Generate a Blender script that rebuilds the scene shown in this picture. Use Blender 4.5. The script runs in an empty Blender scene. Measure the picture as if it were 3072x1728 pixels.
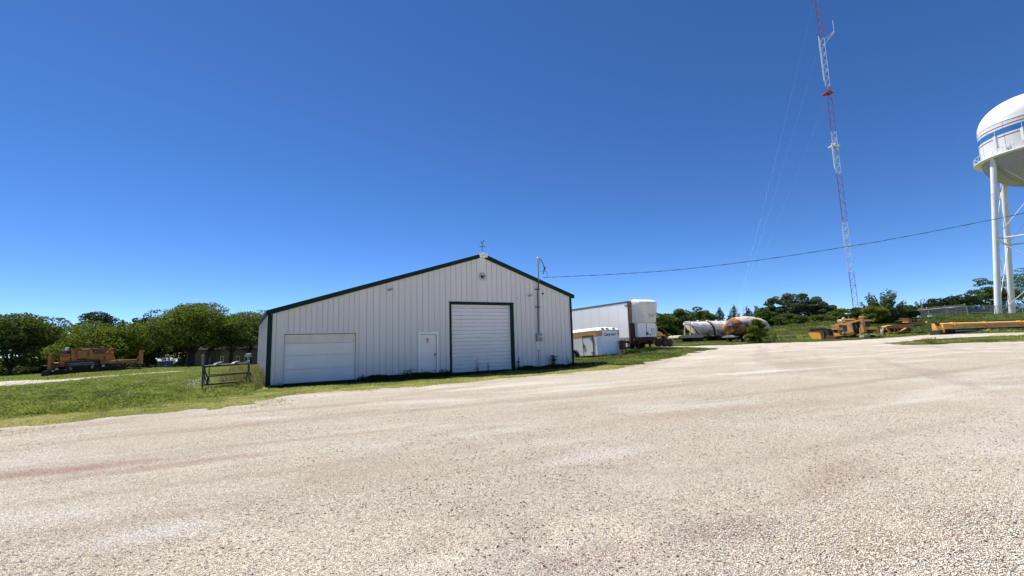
import bpy, bmesh, math, random
import numpy as np
from mathutils import Vector, Matrix
random.seed(7); RNG = np.random.default_rng(7)
S = bpy.context.scene
COL = S.collection

# ------------------------------------------------------------------ camera model (solved from the photograph)
F, PITCH, ROLL, CAMH = 1307.45, 0.12254, -0.029887, 1.5182      # focal length in photo pixels, tilt, roll, height over the shed floor
_f = np.array([0, math.cos(PITCH), math.sin(PITCH)]); _u = np.array([0, -math.sin(PITCH), math.cos(PITCH)]); _r = np.array([1., 0, 0])
CR = math.cos(ROLL)*_r + math.sin(ROLL)*_u; CU = -math.sin(ROLL)*_r + math.cos(ROLL)*_u; CF = _f
CAM = np.array([0, 0, CAMH])
def ray(px, py): return CF + CR*(px-1536)/F - CU*(py-864)/F
def P(px, py, Y):
    d = ray(px, py); return d*(Y/d[1]) + CAM

# ------------------------------------------------------------------ terrain
SX, SY, YAW = -3.309, 22.8185, 0.5123                            # shed datum and heading
cy_, sy_ = math.cos(YAW), math.sin(YAW)
def shed_xy(u, v): return SX + u*cy_ - v*sy_, SY + u*sy_ + v*cy_
CP = []
for a in [(0,-10,0),(0,3,0),(-7,4,0),(9,4,0),(0,10,0),(-10,9,-.02),(12,10,.03),(22,8,.1),(-22,10,-.08),(20,19,.2),(30,24,.4),(-25,-25,-.2),(30,-20,.3)]: CP.append(a)
for u, v in [(-8.3,0),(-4,0),(0,0),(4,0),(8,0),(-8,9),(8,9),(0,9),(-4,-3),(3,-3),(-9.5,-1)]:
    x, y = shed_xy(u, v); CP.append((x, y, -.07))
for px, py, Y in [(143,1135,42),(415,1107,44.5),(20,1128,55),(300,1112,60),(585,1101,62),(660,1100,72),(750,1093,70),(605,1185,16),(750,1164,19),
                  (1745,1089,30),(1860,1072,29),(1890,1052,33),(1975,1045,36),(2040,1045,38),(2100,1026,58),(2230,1030,55),(2440,1021,51),(2610,1012,52),(2690,1008,51),(2830,1003,45),(3060,990,47),
                  (3000,951,82),(2995,950,92),(2860,950,77),(2740,962,80),(2330,984,76),(2450,975,70),(2600,972,72),(2700,966,72),(2000,1012,78),(2150,1006,84),(2920,1036,28)]:
    CP.append(tuple(P(px, py, Y)))
for a in [(-150,180,-2.6),(210,180,4.2),(0,180,1.2),(60,180,3.0),(-150,-30,-1),(210,-30,2),(210,80,4.5),(-150,60,-2),(100,100,4.1),(78.5,100,3.4),(20,110,1.6),(-60,110,-1.8),(-20,60,-.9),(0,70,.2)]: CP.append(a)
CP = np.array(CP, float)
_n = len(CP)
_A = np.zeros((_n+3, _n+3)); _d = np.hypot(CP[:,None,0]-CP[None,:,0], CP[:,None,1]-CP[None,:,1])
_A[:_n,:_n] = _d + np.eye(_n)*-1.2; _A[:_n,_n] = 1; _A[:_n,_n+1:] = CP[:,:2]; _A[_n:,:_n] = _A[:_n,_n:].T
_w = np.linalg.solve(_A, np.concatenate([CP[:,2], [0,0,0]]))
def gz(x, y):
    x = np.clip(np.asarray(x, float), -150, 210); y = np.clip(np.asarray(y, float), -30, 180)
    sh = x.shape; xf = x.ravel(); yf = y.ravel(); out = np.empty(xf.size)
    for i in range(0, xf.size, 20000):
        a, b = xf[i:i+20000], yf[i:i+20000]
        d = np.sqrt((a[:,None]-CP[None,:,0])**2 + (b[:,None]-CP[None,:,1])**2 + .6)
        out[i:i+20000] = d@_w[:_n] + _w[_n] + a*_w[_n+1] + b*_w[_n+2]
    return out.reshape(sh)
def g1(x, y): return float(gz(np.array([x]), np.array([y]))[0])
def G(px, py):
    """ground point seen at a photo pixel"""
    d = ray(px, py); t0, t = 1.0, 1.0
    ts = np.concatenate([np.arange(1, 60, .25), np.arange(60, 170, .5)])
    q = CAM[None] + d[None]*ts[:,None]; h = q[:,2]-gz(q[:,0], q[:,1])
    k = np.argmax(h < 0)
    if h.min() >= 0: k = len(ts)-1
    a = ts[max(k-1,0)]; b = ts[k]; ha, hb = h[max(k-1,0)], h[k]
    t = a + (b-a)*ha/(ha-hb) if ha != hb else b
    q = CAM + d*t; return np.array([q[0], q[1], g1(q[0], q[1])])

# ------------------------------------------------------------------ mesh helpers
EACH={'base_trim','clamp','louvre','feed_line','roof_vent','hinge','hoop','brace','pale_patch','front_post','strut','lever','air_cleaner','console','conveyor_rail','tie_rod','block','sticker','top_rail','screed_plate','pane','front_arm','cab_post'}
class MB:
    def __init__(s): s.v=[]; s.f=[]; s.m=[]; s.s=[]
    def add(s, vs, fs, mi=0, sm=False):
        o = len(s.v); s.v += [tuple(map(float, v)) for v in vs]
        for f in fs: s.f.append(tuple(i+o for i in f)); s.m.append(mi); s.s.append(sm)
        return s
    def box(s, x0, x1, y0, y1, z0, z1, mi=0):
        v = [(x,y,z) for z in (z0,z1) for y in (y0,y1) for x in (x0,x1)]
        return s.add(v, [(0,2,3,1),(4,5,7,6),(0,1,5,4),(2,6,7,3),(0,4,6,2),(1,3,7,5)], mi)
    def obox(s, c, d, rot=(0,0,0), mi=0):
        from mathutils import Euler
        R = Euler(rot).to_matrix(); c = Vector(c)
        v = [c+R@Vector((x*d[0]/2,y*d[1]/2,z*d[2]/2)) for z in (-1,1) for y in (-1,1) for x in (-1,1)]
        return s.add(v, [(0,2,3,1),(4,5,7,6),(0,1,5,4),(2,6,7,3),(0,4,6,2),(1,3,7,5)], mi)
    def prism(s, poly, ax, a, b, mi=0):
        n = len(poly)
        def pt(p, t): return {'y':(p[0],t,p[1]), 'x':(t,p[0],p[1]), 'z':(p[0],p[1],t)}[ax]
        v = [pt(p,a) for p in poly]+[pt(p,b) for p in poly]
        return s.add(v, [tuple(range(n))[::-1], tuple(range(n,2*n))]+[(i,(i+1)%n,n+(i+1)%n,n+i) for i in range(n)], mi)
    def tube(s, pts, r, n=8, mi=0, sm=True, cap=True):
        pts = [Vector(p) for p in pts]; k = len(pts); rs = r if isinstance(r,(list,tuple)) else [r]*k
        v=[]; up = Vector((0,0,1))
        for i,p in enumerate(pts):
            t = (pts[min(i+1,k-1)]-pts[max(i-1,0)]).normalized()
            a = t.cross(up if abs(t.z)<.95 else Vector((1,0,0))).normalized(); b = t.cross(a)
            v += [p+(a*math.cos(q)+b*math.sin(q))*rs[i] for q in [2*math.pi*j/n for j in range(n)]]
        fs = [(i*n+j, i*n+(j+1)%n, (i+1)*n+(j+1)%n, (i+1)*n+j) for i in range(k-1) for j in range(n)]
        s.add(v, fs, mi, sm)
        if cap: s.add(v[:n], [tuple(range(n))[::-1]], mi); s.add(v[-n:], [tuple(range(n))], mi)
        return s
    def lathe(s, prof, n=24, c=(0,0,0), ax='z', mi=0, sm=True):
        v=[]
        for r,z in prof:
            for j in range(n):
                q = 2*math.pi*j/n; a,b = r*math.cos(q), r*math.sin(q)
                p = {'z':(a,b,z),'x':(z,a,b),'y':(a,z,b)}[ax]; v.append((p[0]+c[0],p[1]+c[1],p[2]+c[2]))
        k=len(prof)
        return s.add(v, [(i*n+j, i*n+(j+1)%n, (i+1)*n+(j+1)%n, (i+1)*n+j) for i in range(k-1) for j in range(n)], mi, sm)
    def wheel(s, c, r, w, ax='y', mi=0, hub=None, n=22):
        s.lathe([(r*.55,-w*.42),(r*.86,-w/2),(r,-w*.34),(r,w*.34),(r*.86,w/2),(r*.55,w*.42)], n, c, ax, mi)
        if hub is not None: s.lathe([(.001,-w*.3),(r*.3,-w*.32),(r*.56,-w*.4),(r*.56,w*.4),(r*.3,w*.32),(.001,w*.3)], n, c, ax, hub)
        return s
    def loft(s, secs, mi=0, sm=True, cap=True):
        n=len(secs[0]); v=[p for q in secs for p in q]; k=len(secs)
        s.add(v, [(i*n+j, i*n+(j+1)%n, (i+1)*n+(j+1)%n, (i+1)*n+j) for i in range(k-1) for j in range(n)], mi, sm)
        if cap: s.add(secs[0],[tuple(range(n))[::-1]],mi); s.add(secs[-1],[tuple(range(n))],mi)
        return s
    def build(s, name, mats, parent=None, bevel=0, label=None):
        if name in EACH:
            # every loose piece of such a part becomes an object of its own
            up=list(range(len(s.v)))
            def find(i):
                while up[i]!=i: up[i]=up[up[i]]; i=up[i]
                return i
            for f in s.f:
                for i in f[1:]: up[find(i)]=find(f[0])
            key={}
            for i,p in enumerate(s.v):
                k_=tuple(round(c,5) for c in p)
                if k_ in key: up[find(i)]=find(key[k_])
                else: key[k_]=i
            groups={}
            for q,f in enumerate(s.f): groups.setdefault(find(f[0]),[]).append(q)
            if len(groups)>1:
                o=None
                for g in groups.values():
                    n=MB(); ids=sorted({i for q in g for i in s.f[q]}); mp={i:j for j,i in enumerate(ids)}; n.v=[s.v[i] for i in ids]
                    for q in g: n.f.append(tuple(mp[i] for i in s.f[q])); n.m.append(s.m[q]); n.s.append(s.s[q])
                    o=n._build(name,mats,parent,bevel,label)
                return o
        return s._build(name,mats,parent,bevel,label)
    def _build(s, name, mats, parent=None, bevel=0, label=None):
        me = bpy.data.meshes.new(name); me.from_pydata(s.v, [], s.f)
        if not isinstance(mats,(list,tuple)): mats=[mats]
        for m in mats: me.materials.append(m)
        me.polygons.foreach_set('material_index', s.m); me.polygons.foreach_set('use_smooth', s.s)
        bm = bmesh.new(); bm.from_mesh(me); bmesh.ops.recalc_face_normals(bm, faces=bm.faces); bm.to_mesh(me); bm.free(); me.update()
        o = bpy.data.objects.new(name, me); COL.objects.link(o)
        if parent is not None: o.parent = parent
        if label: o['label'] = label
        if bevel:
            b = o.modifiers.new('Bevel','BEVEL'); b.width=bevel; b.segments=2; b.limit_method='ANGLE'
        return o
def npmesh(name, V, k, mats, parent=None, smooth=False, mi=None):
    """V: (n*k,3) vertices, every k of them one face"""
    n = len(V)//k; me = bpy.data.meshes.new(name)
    me.vertices.add(n*k); me.vertices.foreach_set('co', np.ascontiguousarray(V, np.float32).ravel())
    me.loops.add(n*k); me.loops.foreach_set('vertex_index', np.arange(n*k, dtype=np.int32))
    me.polygons.add(n); me.polygons.foreach_set('loop_start', np.arange(0,n*k,k,dtype=np.int32)); me.polygons.foreach_set('loop_total', np.full(n,k,np.int32))
    if not isinstance(mats,(list,tuple)): mats=[mats]
    for m in mats: me.materials.append(m)
    if mi is not None: me.polygons.foreach_set('material_index', np.asarray(mi,np.int32))
    me.update(calc_edges=True)
    o = bpy.data.objects.new(name, me); COL.objects.link(o)
    if parent is not None: o.parent = parent
    return o
def gridmesh(name, X, Y, Z, mat):
    ny, nx = X.shape; V = np.stack([X,Y,Z],-1).reshape(-1,3); me = bpy.data.meshes.new(name)
    i = np.arange(ny*nx).reshape(ny,nx); Fq = np.stack([i[:-1,:-1],i[:-1,1:],i[1:,1:],i[1:,:-1]],-1).reshape(-1,4)
    me.vertices.add(len(V)); me.vertices.foreach_set('co', V.astype(np.float32).ravel())
    me.loops.add(Fq.size); me.loops.foreach_set('vertex_index', Fq.astype(np.int32).ravel())
    me.polygons.add(len(Fq)); me.polygons.foreach_set('loop_start', np.arange(0,Fq.size,4,dtype=np.int32)); me.polygons.foreach_set('loop_total', np.full(len(Fq),4,np.int32))
    me.polygons.foreach_set('use_smooth', np.ones(len(Fq),bool)); me.materials.append(mat); me.update(calc_edges=True)
    o = bpy.data.objects.new(name, me); COL.objects.link(o); return o
def tag(o, label=None, cat=None, group=None, kind=None):
    if label: o['label']=label
    if cat: o['category']=cat
    if group: o['group']=group
    if kind: o['kind']=kind
    return o
def thing(name, label, cat, loc=(0,0,0), rotz=0, group=None, tilt=(0,0)):
    o = bpy.data.objects.new(name, None); COL.objects.link(o); o.empty_display_size=.3
    o.location=[float(a) for a in loc]; o.rotation_euler=(tilt[0],tilt[1],rotz); return tag(o, label, cat, group)
def copy_tree(o, parent=None):
    c = o.copy(); COL.objects.link(c)
    if parent is not None: c.parent = parent
    for ch in list(o.children): copy_tree(ch, c)
    return c

# ------------------------------------------------------------------ materials
def newmat(name):
    m = bpy.data.materials.new(name); m.use_nodes=True; nt=m.node_tree
    return m, nt, nt.nodes['Principled BSDF']
def N(nt, t, **kw):
    n = nt.nodes.new(t)
    for k,v in kw.items():
        if k.startswith('i_'): n.inputs[k[2:].replace('_',' ')].default_value=v
        else: setattr(n,k,v)
    return n
def mixc(nt, fac, a, b, mode='MIX'):
    n = nt.nodes.new('ShaderNodeMix'); n.data_type='RGBA'; n.blend_type=mode; n.clamp_factor=True
    for s,v in ((0,fac),(6,a),(7,b)):
        if hasattr(v,'is_output'): nt.links.new(v, n.inputs[s])
        elif s==0: n.inputs[0].default_value=v
        else: n.inputs[s].default_value=(*v,1) if len(v)==3 else v
    return n.outputs[2]
def ramp(nt, src, lo, hi):
    n = nt.nodes.new('ShaderNodeMapRange'); n.interpolation_type='SMOOTHSTEP'
    n.inputs[1].default_value=lo; n.inputs[2].default_value=hi; nt.links.new(src, n.inputs[0]); return n.outputs[0]
def noise(nt, co, scale, detail=4, rough=.6, sx=1, sy=1, sz=1):
    if (sx,sy,sz)!=(1,1,1):
        mp=nt.nodes.new('ShaderNodeMapping'); mp.inputs['Scale'].default_value=(sx,sy,sz); nt.links.new(co, mp.inputs[0]); co=mp.outputs[0]
    n=nt.nodes.new('ShaderNodeTexNoise'); n.inputs['Scale'].default_value=scale; n.inputs['Detail'].default_value=detail; n.inputs['Roughness'].default_value=rough
    nt.links.new(co, n.inputs['Vector']); return n.outputs['Fac']
def paint(name, col, rough=.5, metal=0, var=.1, scale=2.5, dirt=0, dcol=(.12,.07,.04), dscale=3, streak=0, scol=(.2,.18,.15), bump=0, bscale=40, spec=.5):
    m,nt,b = newmat(name); co=N(nt,'ShaderNodeTexCoord').outputs['Object']
    nz=noise(nt,co,scale,5)
    c = mixc(nt, ramp(nt,nz,.3,.7), tuple(x*(1-var) for x in col), tuple(min(1,x*(1+var)) for x in col))
    if streak: c = mixc(nt, ramp(nt, noise(nt,co,1.0,4,.6,5,5,.35), .62-streak*.25, .85-streak*.15), c, scol)
    if dirt:  c = mixc(nt, ramp(nt, noise(nt,co,dscale,7,.7), .62-dirt*.3, .68-dirt*.26), c, dcol)
    nt.links.new(c,b.inputs['Base Color']); b.inputs['Roughness'].default_value=rough; b.inputs['Metallic'].default_value=metal; b.inputs['Specular IOR Level'].default_value=spec
    if bump:
        bp=N(nt,'ShaderNodeBump'); bp.inputs['Strength'].default_value=bump; bp.inputs['Distance'].default_value=.02
        nt.links.new(noise(nt,co,bscale,4),bp.inputs['Height']); nt.links.new(bp.outputs[0],b.inputs['Normal'])
    return m
def leafmat(name, c1, c2, c3, trans=.3, rough=.55):
    m,nt,b = newmat(name); rnd=N(nt,'ShaderNodeNewGeometry').outputs['Random Per Island']
    co=N(nt,'ShaderNodeTexCoord').outputs['Object']
    c = mixc(nt, ramp(nt,rnd,0,1), c1, c2); c = mixc(nt, ramp(nt, noise(nt,co,.55,3), .42,.68), c, c3)
    nt.links.new(c,b.inputs['Base Color']); b.inputs['Roughness'].default_value=.75; b.inputs['Specular IOR Level'].default_value=.12
    t=N(nt,'ShaderNodeBsdfTranslucent'); nt.links.new(mixc(nt,.5,c,(.16,.2,.02)),t.inputs[0])
    mx=N(nt,'ShaderNodeMixShader'); mx.inputs[0].default_value=trans; nt.links.new(b.outputs[0],mx.inputs[1]); nt.links.new(t.outputs[0],mx.inputs[2])
    nt.links.new(mx.outputs[0], nt.nodes['Material Output'].inputs[0]); return m

M = {}
def siding_mat():
    m,nt,b=newmat('painted_steel_siding'); co=N(nt,'ShaderNodeTexCoord').outputs['Object']; sp=N(nt,'ShaderNodeSeparateXYZ'); nt.links.new(co,sp.inputs[0])
    def mth(op,a_,v): n_=N(nt,'ShaderNodeMath',operation=op); nt.links.new(a_,n_.inputs[0]); n_.inputs[1].default_value=v; return n_.outputs[0]
    wn=N(nt,'ShaderNodeTexWhiteNoise',noise_dimensions='1D'); nt.links.new(mth('FLOOR',mth('DIVIDE',sp.outputs[0],.9144),0),wn.inputs['W'])
    c=mixc(nt,wn.outputs['Value'],(.72,.685,.63),(.765,.722,.665)); c=mixc(nt,ramp(nt,noise(nt,co,.9,5),.35,.7),c,mixc(nt,.3,c,(.70,.67,.62)))
    # rain streaks and mud splashed up from the ground
    c=mixc(nt,ramp(nt,noise(nt,co,1.0,4,.6,6,6,.25),.60,.85),c,mixc(nt,.35,c,(.55,.53,.48)))
    spl=N(nt,'ShaderNodeMath',operation='MULTIPLY_ADD'); nt.links.new(noise(nt,co,2.6,6,.7,1,1,.5),spl.inputs[0]); spl.inputs[1].default_value=1.1; nt.links.new(mth('MULTIPLY',sp.outputs[2],-1.5),spl.inputs[2])
    c=mixc(nt,ramp(nt,spl.outputs[0],.34,.72),c,(.30,.31,.25))
    nt.links.new(c,b.inputs['Base Color']); b.inputs['Roughness'].default_value=.5; return m
M['siding']   = siding_mat()
M['door']     = paint('white_door_paint',(.82,.79,.745),.42,0,.03,1.2,0,(.42,.42,.41),1.3,.10,(.68,.66,.63))
M['doortop']  = paint('yellowed_door_paint',(.75,.69,.59),.45,0,.05,2,0,(.46,.38,.28),2)
M['white']    = paint('white_trim_paint',(.90,.89,.87),.4,0,.04,2)
M['green']    = paint('dark_green_trim',(.008,.030,.020),.6,0,.15,1.5,spec=.15)
M['roofm']    = paint('roof_steel',(.55,.56,.56),.4,.0,.06,1)
M['black']    = paint('black_plastic',(.012,.012,.013),.5)
M['rubber']   = paint('tyre_rubber',(.022,.021,.02),.85,0,.3,8)
M['grey']     = paint('grey_galvanised',(.26,.29,.28),.5,.3,.12,3)
M['galv']     = paint('galvanised_steel',(.42,.44,.45),.45,.5,.1,3)
M['conduit']  = paint('dark_conduit',(.07,.09,.09),.5,.2,.15,3)
M['glass']    = paint('window_glass',(.015,.02,.025),.08)
M['cable']    = paint('black_cable',(.012,.012,.014),.6)
M['conc']     = paint('concrete_sill',(.36,.35,.32),.9,0,.15,2,.3,(.2,.19,.16),3)
M['tan']      = paint('tan_sign',(.62,.52,.38),.6)
M['orange']   = paint('faded_orange_stripe',(.60,.33,.11),.5,0,.1,2,.1,(.45,.30,.14),2)
M['trailerw'] = paint('white_trailer_panel',(.88,.87,.85),.38,0,.03,.8,0,(.50,.50,.47),1.0,.10,(.74,.73,.70))
M['nose']     = paint('weathered_fibreglass',(.74,.71,.66),.55,0,.08,1.0,.16,(.48,.44,.38),.7,.3,(.52,.49,.44))
M['rust']     = paint('rusty_steel',(.15,.062,.028),.85,0,.35,3,.4,(.07,.03,.018),5,bump=.3)
M['rustred']  = paint('dark_red_rust',(.085,.026,.016),.8,0,.3,3,.4,(.035,.016,.012),4)
M['dark']     = paint('greasy_dark_steel',(.022,.019,.017),.7,0,.4,4,.3,(.06,.045,.03),5)
M['paver']    = paint('faded_orange_machine',(.40,.165,.016),.55,0,.18,1.5,.25,(.20,.08,.025),2.2,.3,(.15,.06,.02))
M['paverred'] = paint('faded_red_machine',(.24,.066,.018),.6,0,.2,2,.3,(.12,.045,.02),3)
M['ochre']    = paint('brown_dusty_machine',(.54,.275,.10),.75,0,.15,1.6,.2,(.28,.13,.055),2.5,.2,(.34,.18,.08))
M['yellow']   = paint('yellow_machine_paint',(.82,.42,.07),.5,0,.12,1.5,.2,(.42,.18,.04),2.5,.25,(.60,.27,.06))
M['cream']    = paint('cream_paint',(.62,.55,.38),.6,0,.12,2,.25,(.30,.18,.09),3)
M['tankw']    = paint('white_tank_paint',(.70,.68,.61),.5,0,.08,1,.2,(.36,.36,.33),1.2,.4,(.33,.33,.31))
M['steelw']   = paint('white_tower_paint',(.70,.70,.70),.4,0,.04,.3,.05,(.55,.55,.52),.5,.18,(.60,.60,.57))
M['bowl']     = paint('tower_bowl_shaded_paint',(.30,.31,.29),.45,0,.05,.25,.10,(.22,.21,.18),.35,.3,(.17,.165,.14))  # shade of the underside put into the colour, darker than the tower's white
M['blue']     = paint('tower_blue_band',(.025,.16,.42),.4)
M['red']      = paint('tower_red_band',(.28,.035,.055),.4)
M['mastred']  = paint('mast_orange_red',(.26,.05,.06),.6)
M['mastw']    = paint('mast_white',(.66,.68,.70),.5)
M['house']    = paint('grey_house_siding',(.17,.165,.155),.7,0,.06,1)
M['teal']     = paint('teal_house_trim',(.02,.10,.10),.5)
M['shingle']  = paint('dark_shingles',(.035,.032,.030),1.0,0,.2,6,spec=.05)
M['wood']     = paint('weathered_wood',(.21,.19,.17),.85,0,.2,4)
M['carp']     = paint('dark_car_paint',(.012,.025,.03),.2)
M['bark']     = paint('tree_bark',(.05,.038,.028),.9,0,.3,6,bump=.5)
M['board']    = paint('pale_boards',(.66,.58,.42),.7,0,.1,3)
M['tubesteel']= paint('weathered_tube_steel',(.052,.050,.045),.6,.2,.3,5,.3,(.11,.075,.05),6)
M['tubelight']= paint('grey_square_tube',(.18,.175,.165),.6,.2,.2,4)
M['silver']   = paint('bright_steel',(.6,.63,.66),.3,.6)
M['leaf_y']   = leafmat('leaf_yellow_green',(.115,.165,.020),(.200,.250,.034),(.062,.105,.016))
M['leaf_m']   = leafmat('leaf_mid_green',(.070,.120,.022),(.125,.180,.038),(.045,.085,.017))
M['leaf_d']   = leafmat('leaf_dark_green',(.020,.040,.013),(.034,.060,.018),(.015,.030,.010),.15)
M['leaf_b']   = leafmat('leaf_blue_green',(.085,.125,.060),(.150,.195,.105),(.055,.088,.038),.25)
M['grass']    = leafmat('grass_blades',(.26,.30,.060),(.44,.46,.155),(.17,.225,.045),.5)
M['dry']      = leafmat('dry_verge_grass',(.46,.43,.150),(.62,.56,.26),(.33,.34,.095),.4)
M['tallgrass']= leafmat('tall_pale_grass',(.34,.29,.11),(.50,.42,.20),(.22,.22,.065),.35)
M['weed']     = leafmat('weed_leaves',(.115,.165,.045),(.20,.235,.085),(.085,.125,.033),.45)
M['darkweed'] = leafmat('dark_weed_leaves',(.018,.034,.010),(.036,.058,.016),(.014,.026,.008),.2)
M['flower']   = leafmat('white_flowers',(.85,.84,.74),(.92,.90,.82),(.80,.80,.66),.35)

# ground under the grass
def ground_mat():
    m,nt,b=newmat('grassy_soil'); co=N(nt,'ShaderNodeTexCoord').outputs['Object']
    c = mixc(nt, ramp(nt,noise(nt,co,.35,5),.35,.65),(.13,.155,.040),(.20,.21,.070))
    c = mixc(nt, ramp(nt,noise(nt,co,2.2,6,.7),.45,.7), c,(.25,.23,.11))
    nt.links.new(c,b.inputs['Base Color']); b.inputs['Roughness'].default_value=.95; b.inputs['Specular IOR Level'].default_value=.1
    bp=N(nt,'ShaderNodeBump'); bp.inputs['Strength'].default_value=.8; bp.inputs['Distance'].default_value=.1
    nt.links.new(noise(nt,co,9,5,.7),bp.inputs['Height']); nt.links.new(bp.outputs[0],b.inputs['Normal']); return m
STAINS=[(120,1425,2.6,.42,.45,(.43,.25,.205),.75),(520,1400,2.2,.30,.5,(.45,.29,.23),.5),(2150,1610,.95,.32,.4,(.36,.225,.20),.6),(1780,1690,.8,.25,.3,(.34,.22,.20),.55),(2500,1440,1.7,.35,.7,(.44,.31,.235),.6),(2100,1240,6,.7,.25,(.52,.39,.28),.55),(900,1260,4.5,.5,.55,(.50,.38,.29),.5),(1100,1420,2.4,.5,.5,(.54,.42,.30),.5),(2280,1118,4.2,.55,.2,(.90,.87,.80),.7),(1800,1370,1.4,.4,.5,(.90,.87,.80),.55),(450,1610,.9,.35,.4,(.90,.88,.82),.5),(1500,1160,3.5,.5,.5,(.90,.86,.76),.5),(2800,1180,3.5,.5,.6,(.88,.83,.72),.45),(2600,1620,1.0,.3,.8,(.56,.44,.30),.5)]
def gravel_mat(name='crushed_limestone_gravel', pale=0):
    m,nt,b=newmat(name); co=N(nt,'ShaderNodeTexCoord').outputs['Object']
    # slightly bent lookup so that stones are not on a regular lattice
    wv=N(nt,'ShaderNodeVectorMath',operation='MULTIPLY'); wv.inputs[1].default_value=(1,1,.2); nt.links.new(co,wv.inputs[0]); co2=wv.outputs[0]
    def voro(sc, feat='F1', out='Color'):
        v=N(nt,'ShaderNodeTexVoronoi'); v.feature=feat; v.inputs['Scale'].default_value=sc; nt.links.new(co2,v.inputs['Vector']); return v
    va=voro(95); vb=voro(46); vc=voro(110)
    sep=N(nt,'ShaderNodeSeparateColor'); nt.links.new(va.outputs['Color'],sep.inputs[0])
    sepb=N(nt,'ShaderNodeSeparateColor'); nt.links.new(vb.outputs['Color'],sepb.inputs[0])
    sand=(.47,.40,.31); c1=(.60,.54,.44); c2=(.84,.77,.63)
    c = mixc(nt, ramp(nt,sep.outputs[0],.1,.9), (.59,.49,.36), c2)
    c = mixc(nt, ramp(nt,sep.outputs[1],.90,.93), c,(.36,.26,.21))         # pinkish stones
    c = mixc(nt, ramp(nt,sep.outputs[2],.94,.96), c,(.13,.12,.12))         # dark stones
    # bigger dark stones, thicker in some patches
    big=noise(nt,co,.28,3); pat=noise(nt,co,.9,4)
    addm=N(nt,'ShaderNodeMath',operation='MULTIPLY_ADD'); nt.links.new(big,addm.inputs[0]); addm.inputs[1].default_value=.42; nt.links.new(sepb.outputs[0],addm.inputs[2])
    c = mixc(nt, ramp(nt,addm.outputs[0],1.17,1.19), c,(.15,.125,.12))
    # broad colour: pale dusty wheel tracks, sandy and pinkish areas
    c = mixc(nt, ramp(nt,noise(nt,co,.22,4,.55,1,2.6,1),.46,.72), c, mixc(nt,.55,c,(.86,.82,.73)))
    c = mixc(nt, ramp(nt,noise(nt,co,.17,4,.6,1,1.6,1),.50,.72), c, mixc(nt,.45,c,(.56,.45,.31)))
    c = mixc(nt, ramp(nt,noise(nt,co,.13,3,.5,.6,2.2,1),.56,.74), c, mixc(nt,.5,c,(.47,.345,.275)))
    # wheel tracks worn along the lot towards the far corner, compacted and darker beside pale dusty strips
    mp=N(nt,'ShaderNodeMapping'); mp.inputs['Rotation'].default_value=(0,0,-.42); nt.links.new(co,mp.inputs[0]); rc=mp.outputs[0]
    c = mixc(nt, ramp(nt,noise(nt,rc,1.0,4,.55,.05,.75,1),.52,.66), c, mixc(nt,.42,c,(.42,.31,.24)))
    c = mixc(nt, ramp(nt,noise(nt,rc,1.0,3,.5,.07,1.1,2),.56,.68), c, mixc(nt,.40,c,(.86,.83,.75)))
    mp2=N(nt,'ShaderNodeMapping'); mp2.inputs['Rotation'].default_value=(0,0,-1.05); nt.links.new(co,mp2.inputs[0])
    c = mixc(nt, ramp(nt,noise(nt,mp2.outputs[0],1.0,4,.55,.06,.6,1),.55,.68), c, mixc(nt,.35,c,(.44,.33,.27)))
    # stains and bare patches with a place of their own: (x, y, half length, half width, turn, colour, strength)
    for (px_,py_,a_,b_,rot,col,st) in STAINS:
        g=G(px_,py_); vm=N(nt,'ShaderNodeMapping',vector_type='TEXTURE'); vm.inputs['Location'].default_value=(g[0],g[1],0); vm.inputs['Rotation'].default_value=(0,0,rot); vm.inputs['Scale'].default_value=(a_,b_,50)
        nt.links.new(co,vm.inputs[0]); ln=N(nt,'ShaderNodeVectorMath',operation='LENGTH'); nt.links.new(vm.outputs[0],ln.inputs[0])
        ad=N(nt,'ShaderNodeMath',operation='MULTIPLY_ADD'); nt.links.new(noise(nt,co,1.6,6,.7),ad.inputs[0]); ad.inputs[1].default_value=1.3; nt.links.new(ln.outputs['Value'],ad.inputs[2])
        k_=N(nt,'ShaderNodeMath',operation='MULTIPLY'); nt.links.new(ramp(nt,ad.outputs[0],1.65,.75),k_.inputs[0]); k_.inputs[1].default_value=st
        c = mixc(nt,k_.outputs[0],c,col)
    if pale: c = mixc(nt,.5,c,(.70,.67,.58))
    nt.links.new(c,b.inputs['Base Color']); b.inputs['Roughness'].default_value=.9; b.inputs['Specular IOR Level'].default_value=.25
    hm=N(nt,'ShaderNodeMath',operation='MULTIPLY_ADD'); nt.links.new(vb.outputs['Distance'],hm.inputs[0]); hm.inputs[1].default_value=-1.0
    h2=N(nt,'ShaderNodeMath',operation='MULTIPLY'); nt.links.new(va.outputs['Distance'],h2.inputs[0]); h2.inputs[1].default_value=-1.0; nt.links.new(h2.outputs[0],hm.inputs[2])
    bp=N(nt,'ShaderNodeBump'); bp.inputs['Strength'].default_value=1.0; bp.inputs['Distance'].default_value=.028; nt.links.new(hm.outputs[0],bp.inputs['Height'])
    bp2=N(nt,'ShaderNodeBump'); bp2.inputs['Strength'].default_value=.7; bp2.inputs['Distance'].default_value=.06; nt.links.new(noise(nt,co,7,6,.7),bp2.inputs['Height']); nt.links.new(bp.outputs[0],bp2.inputs['Normal'])
    nt.links.new(bp2.outputs[0],b.inputs['Normal']); return m
M['ground']=ground_mat(); M['gravel']=gravel_mat(); M['lane']=gravel_mat('pale_lane_gravel',1)
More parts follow.
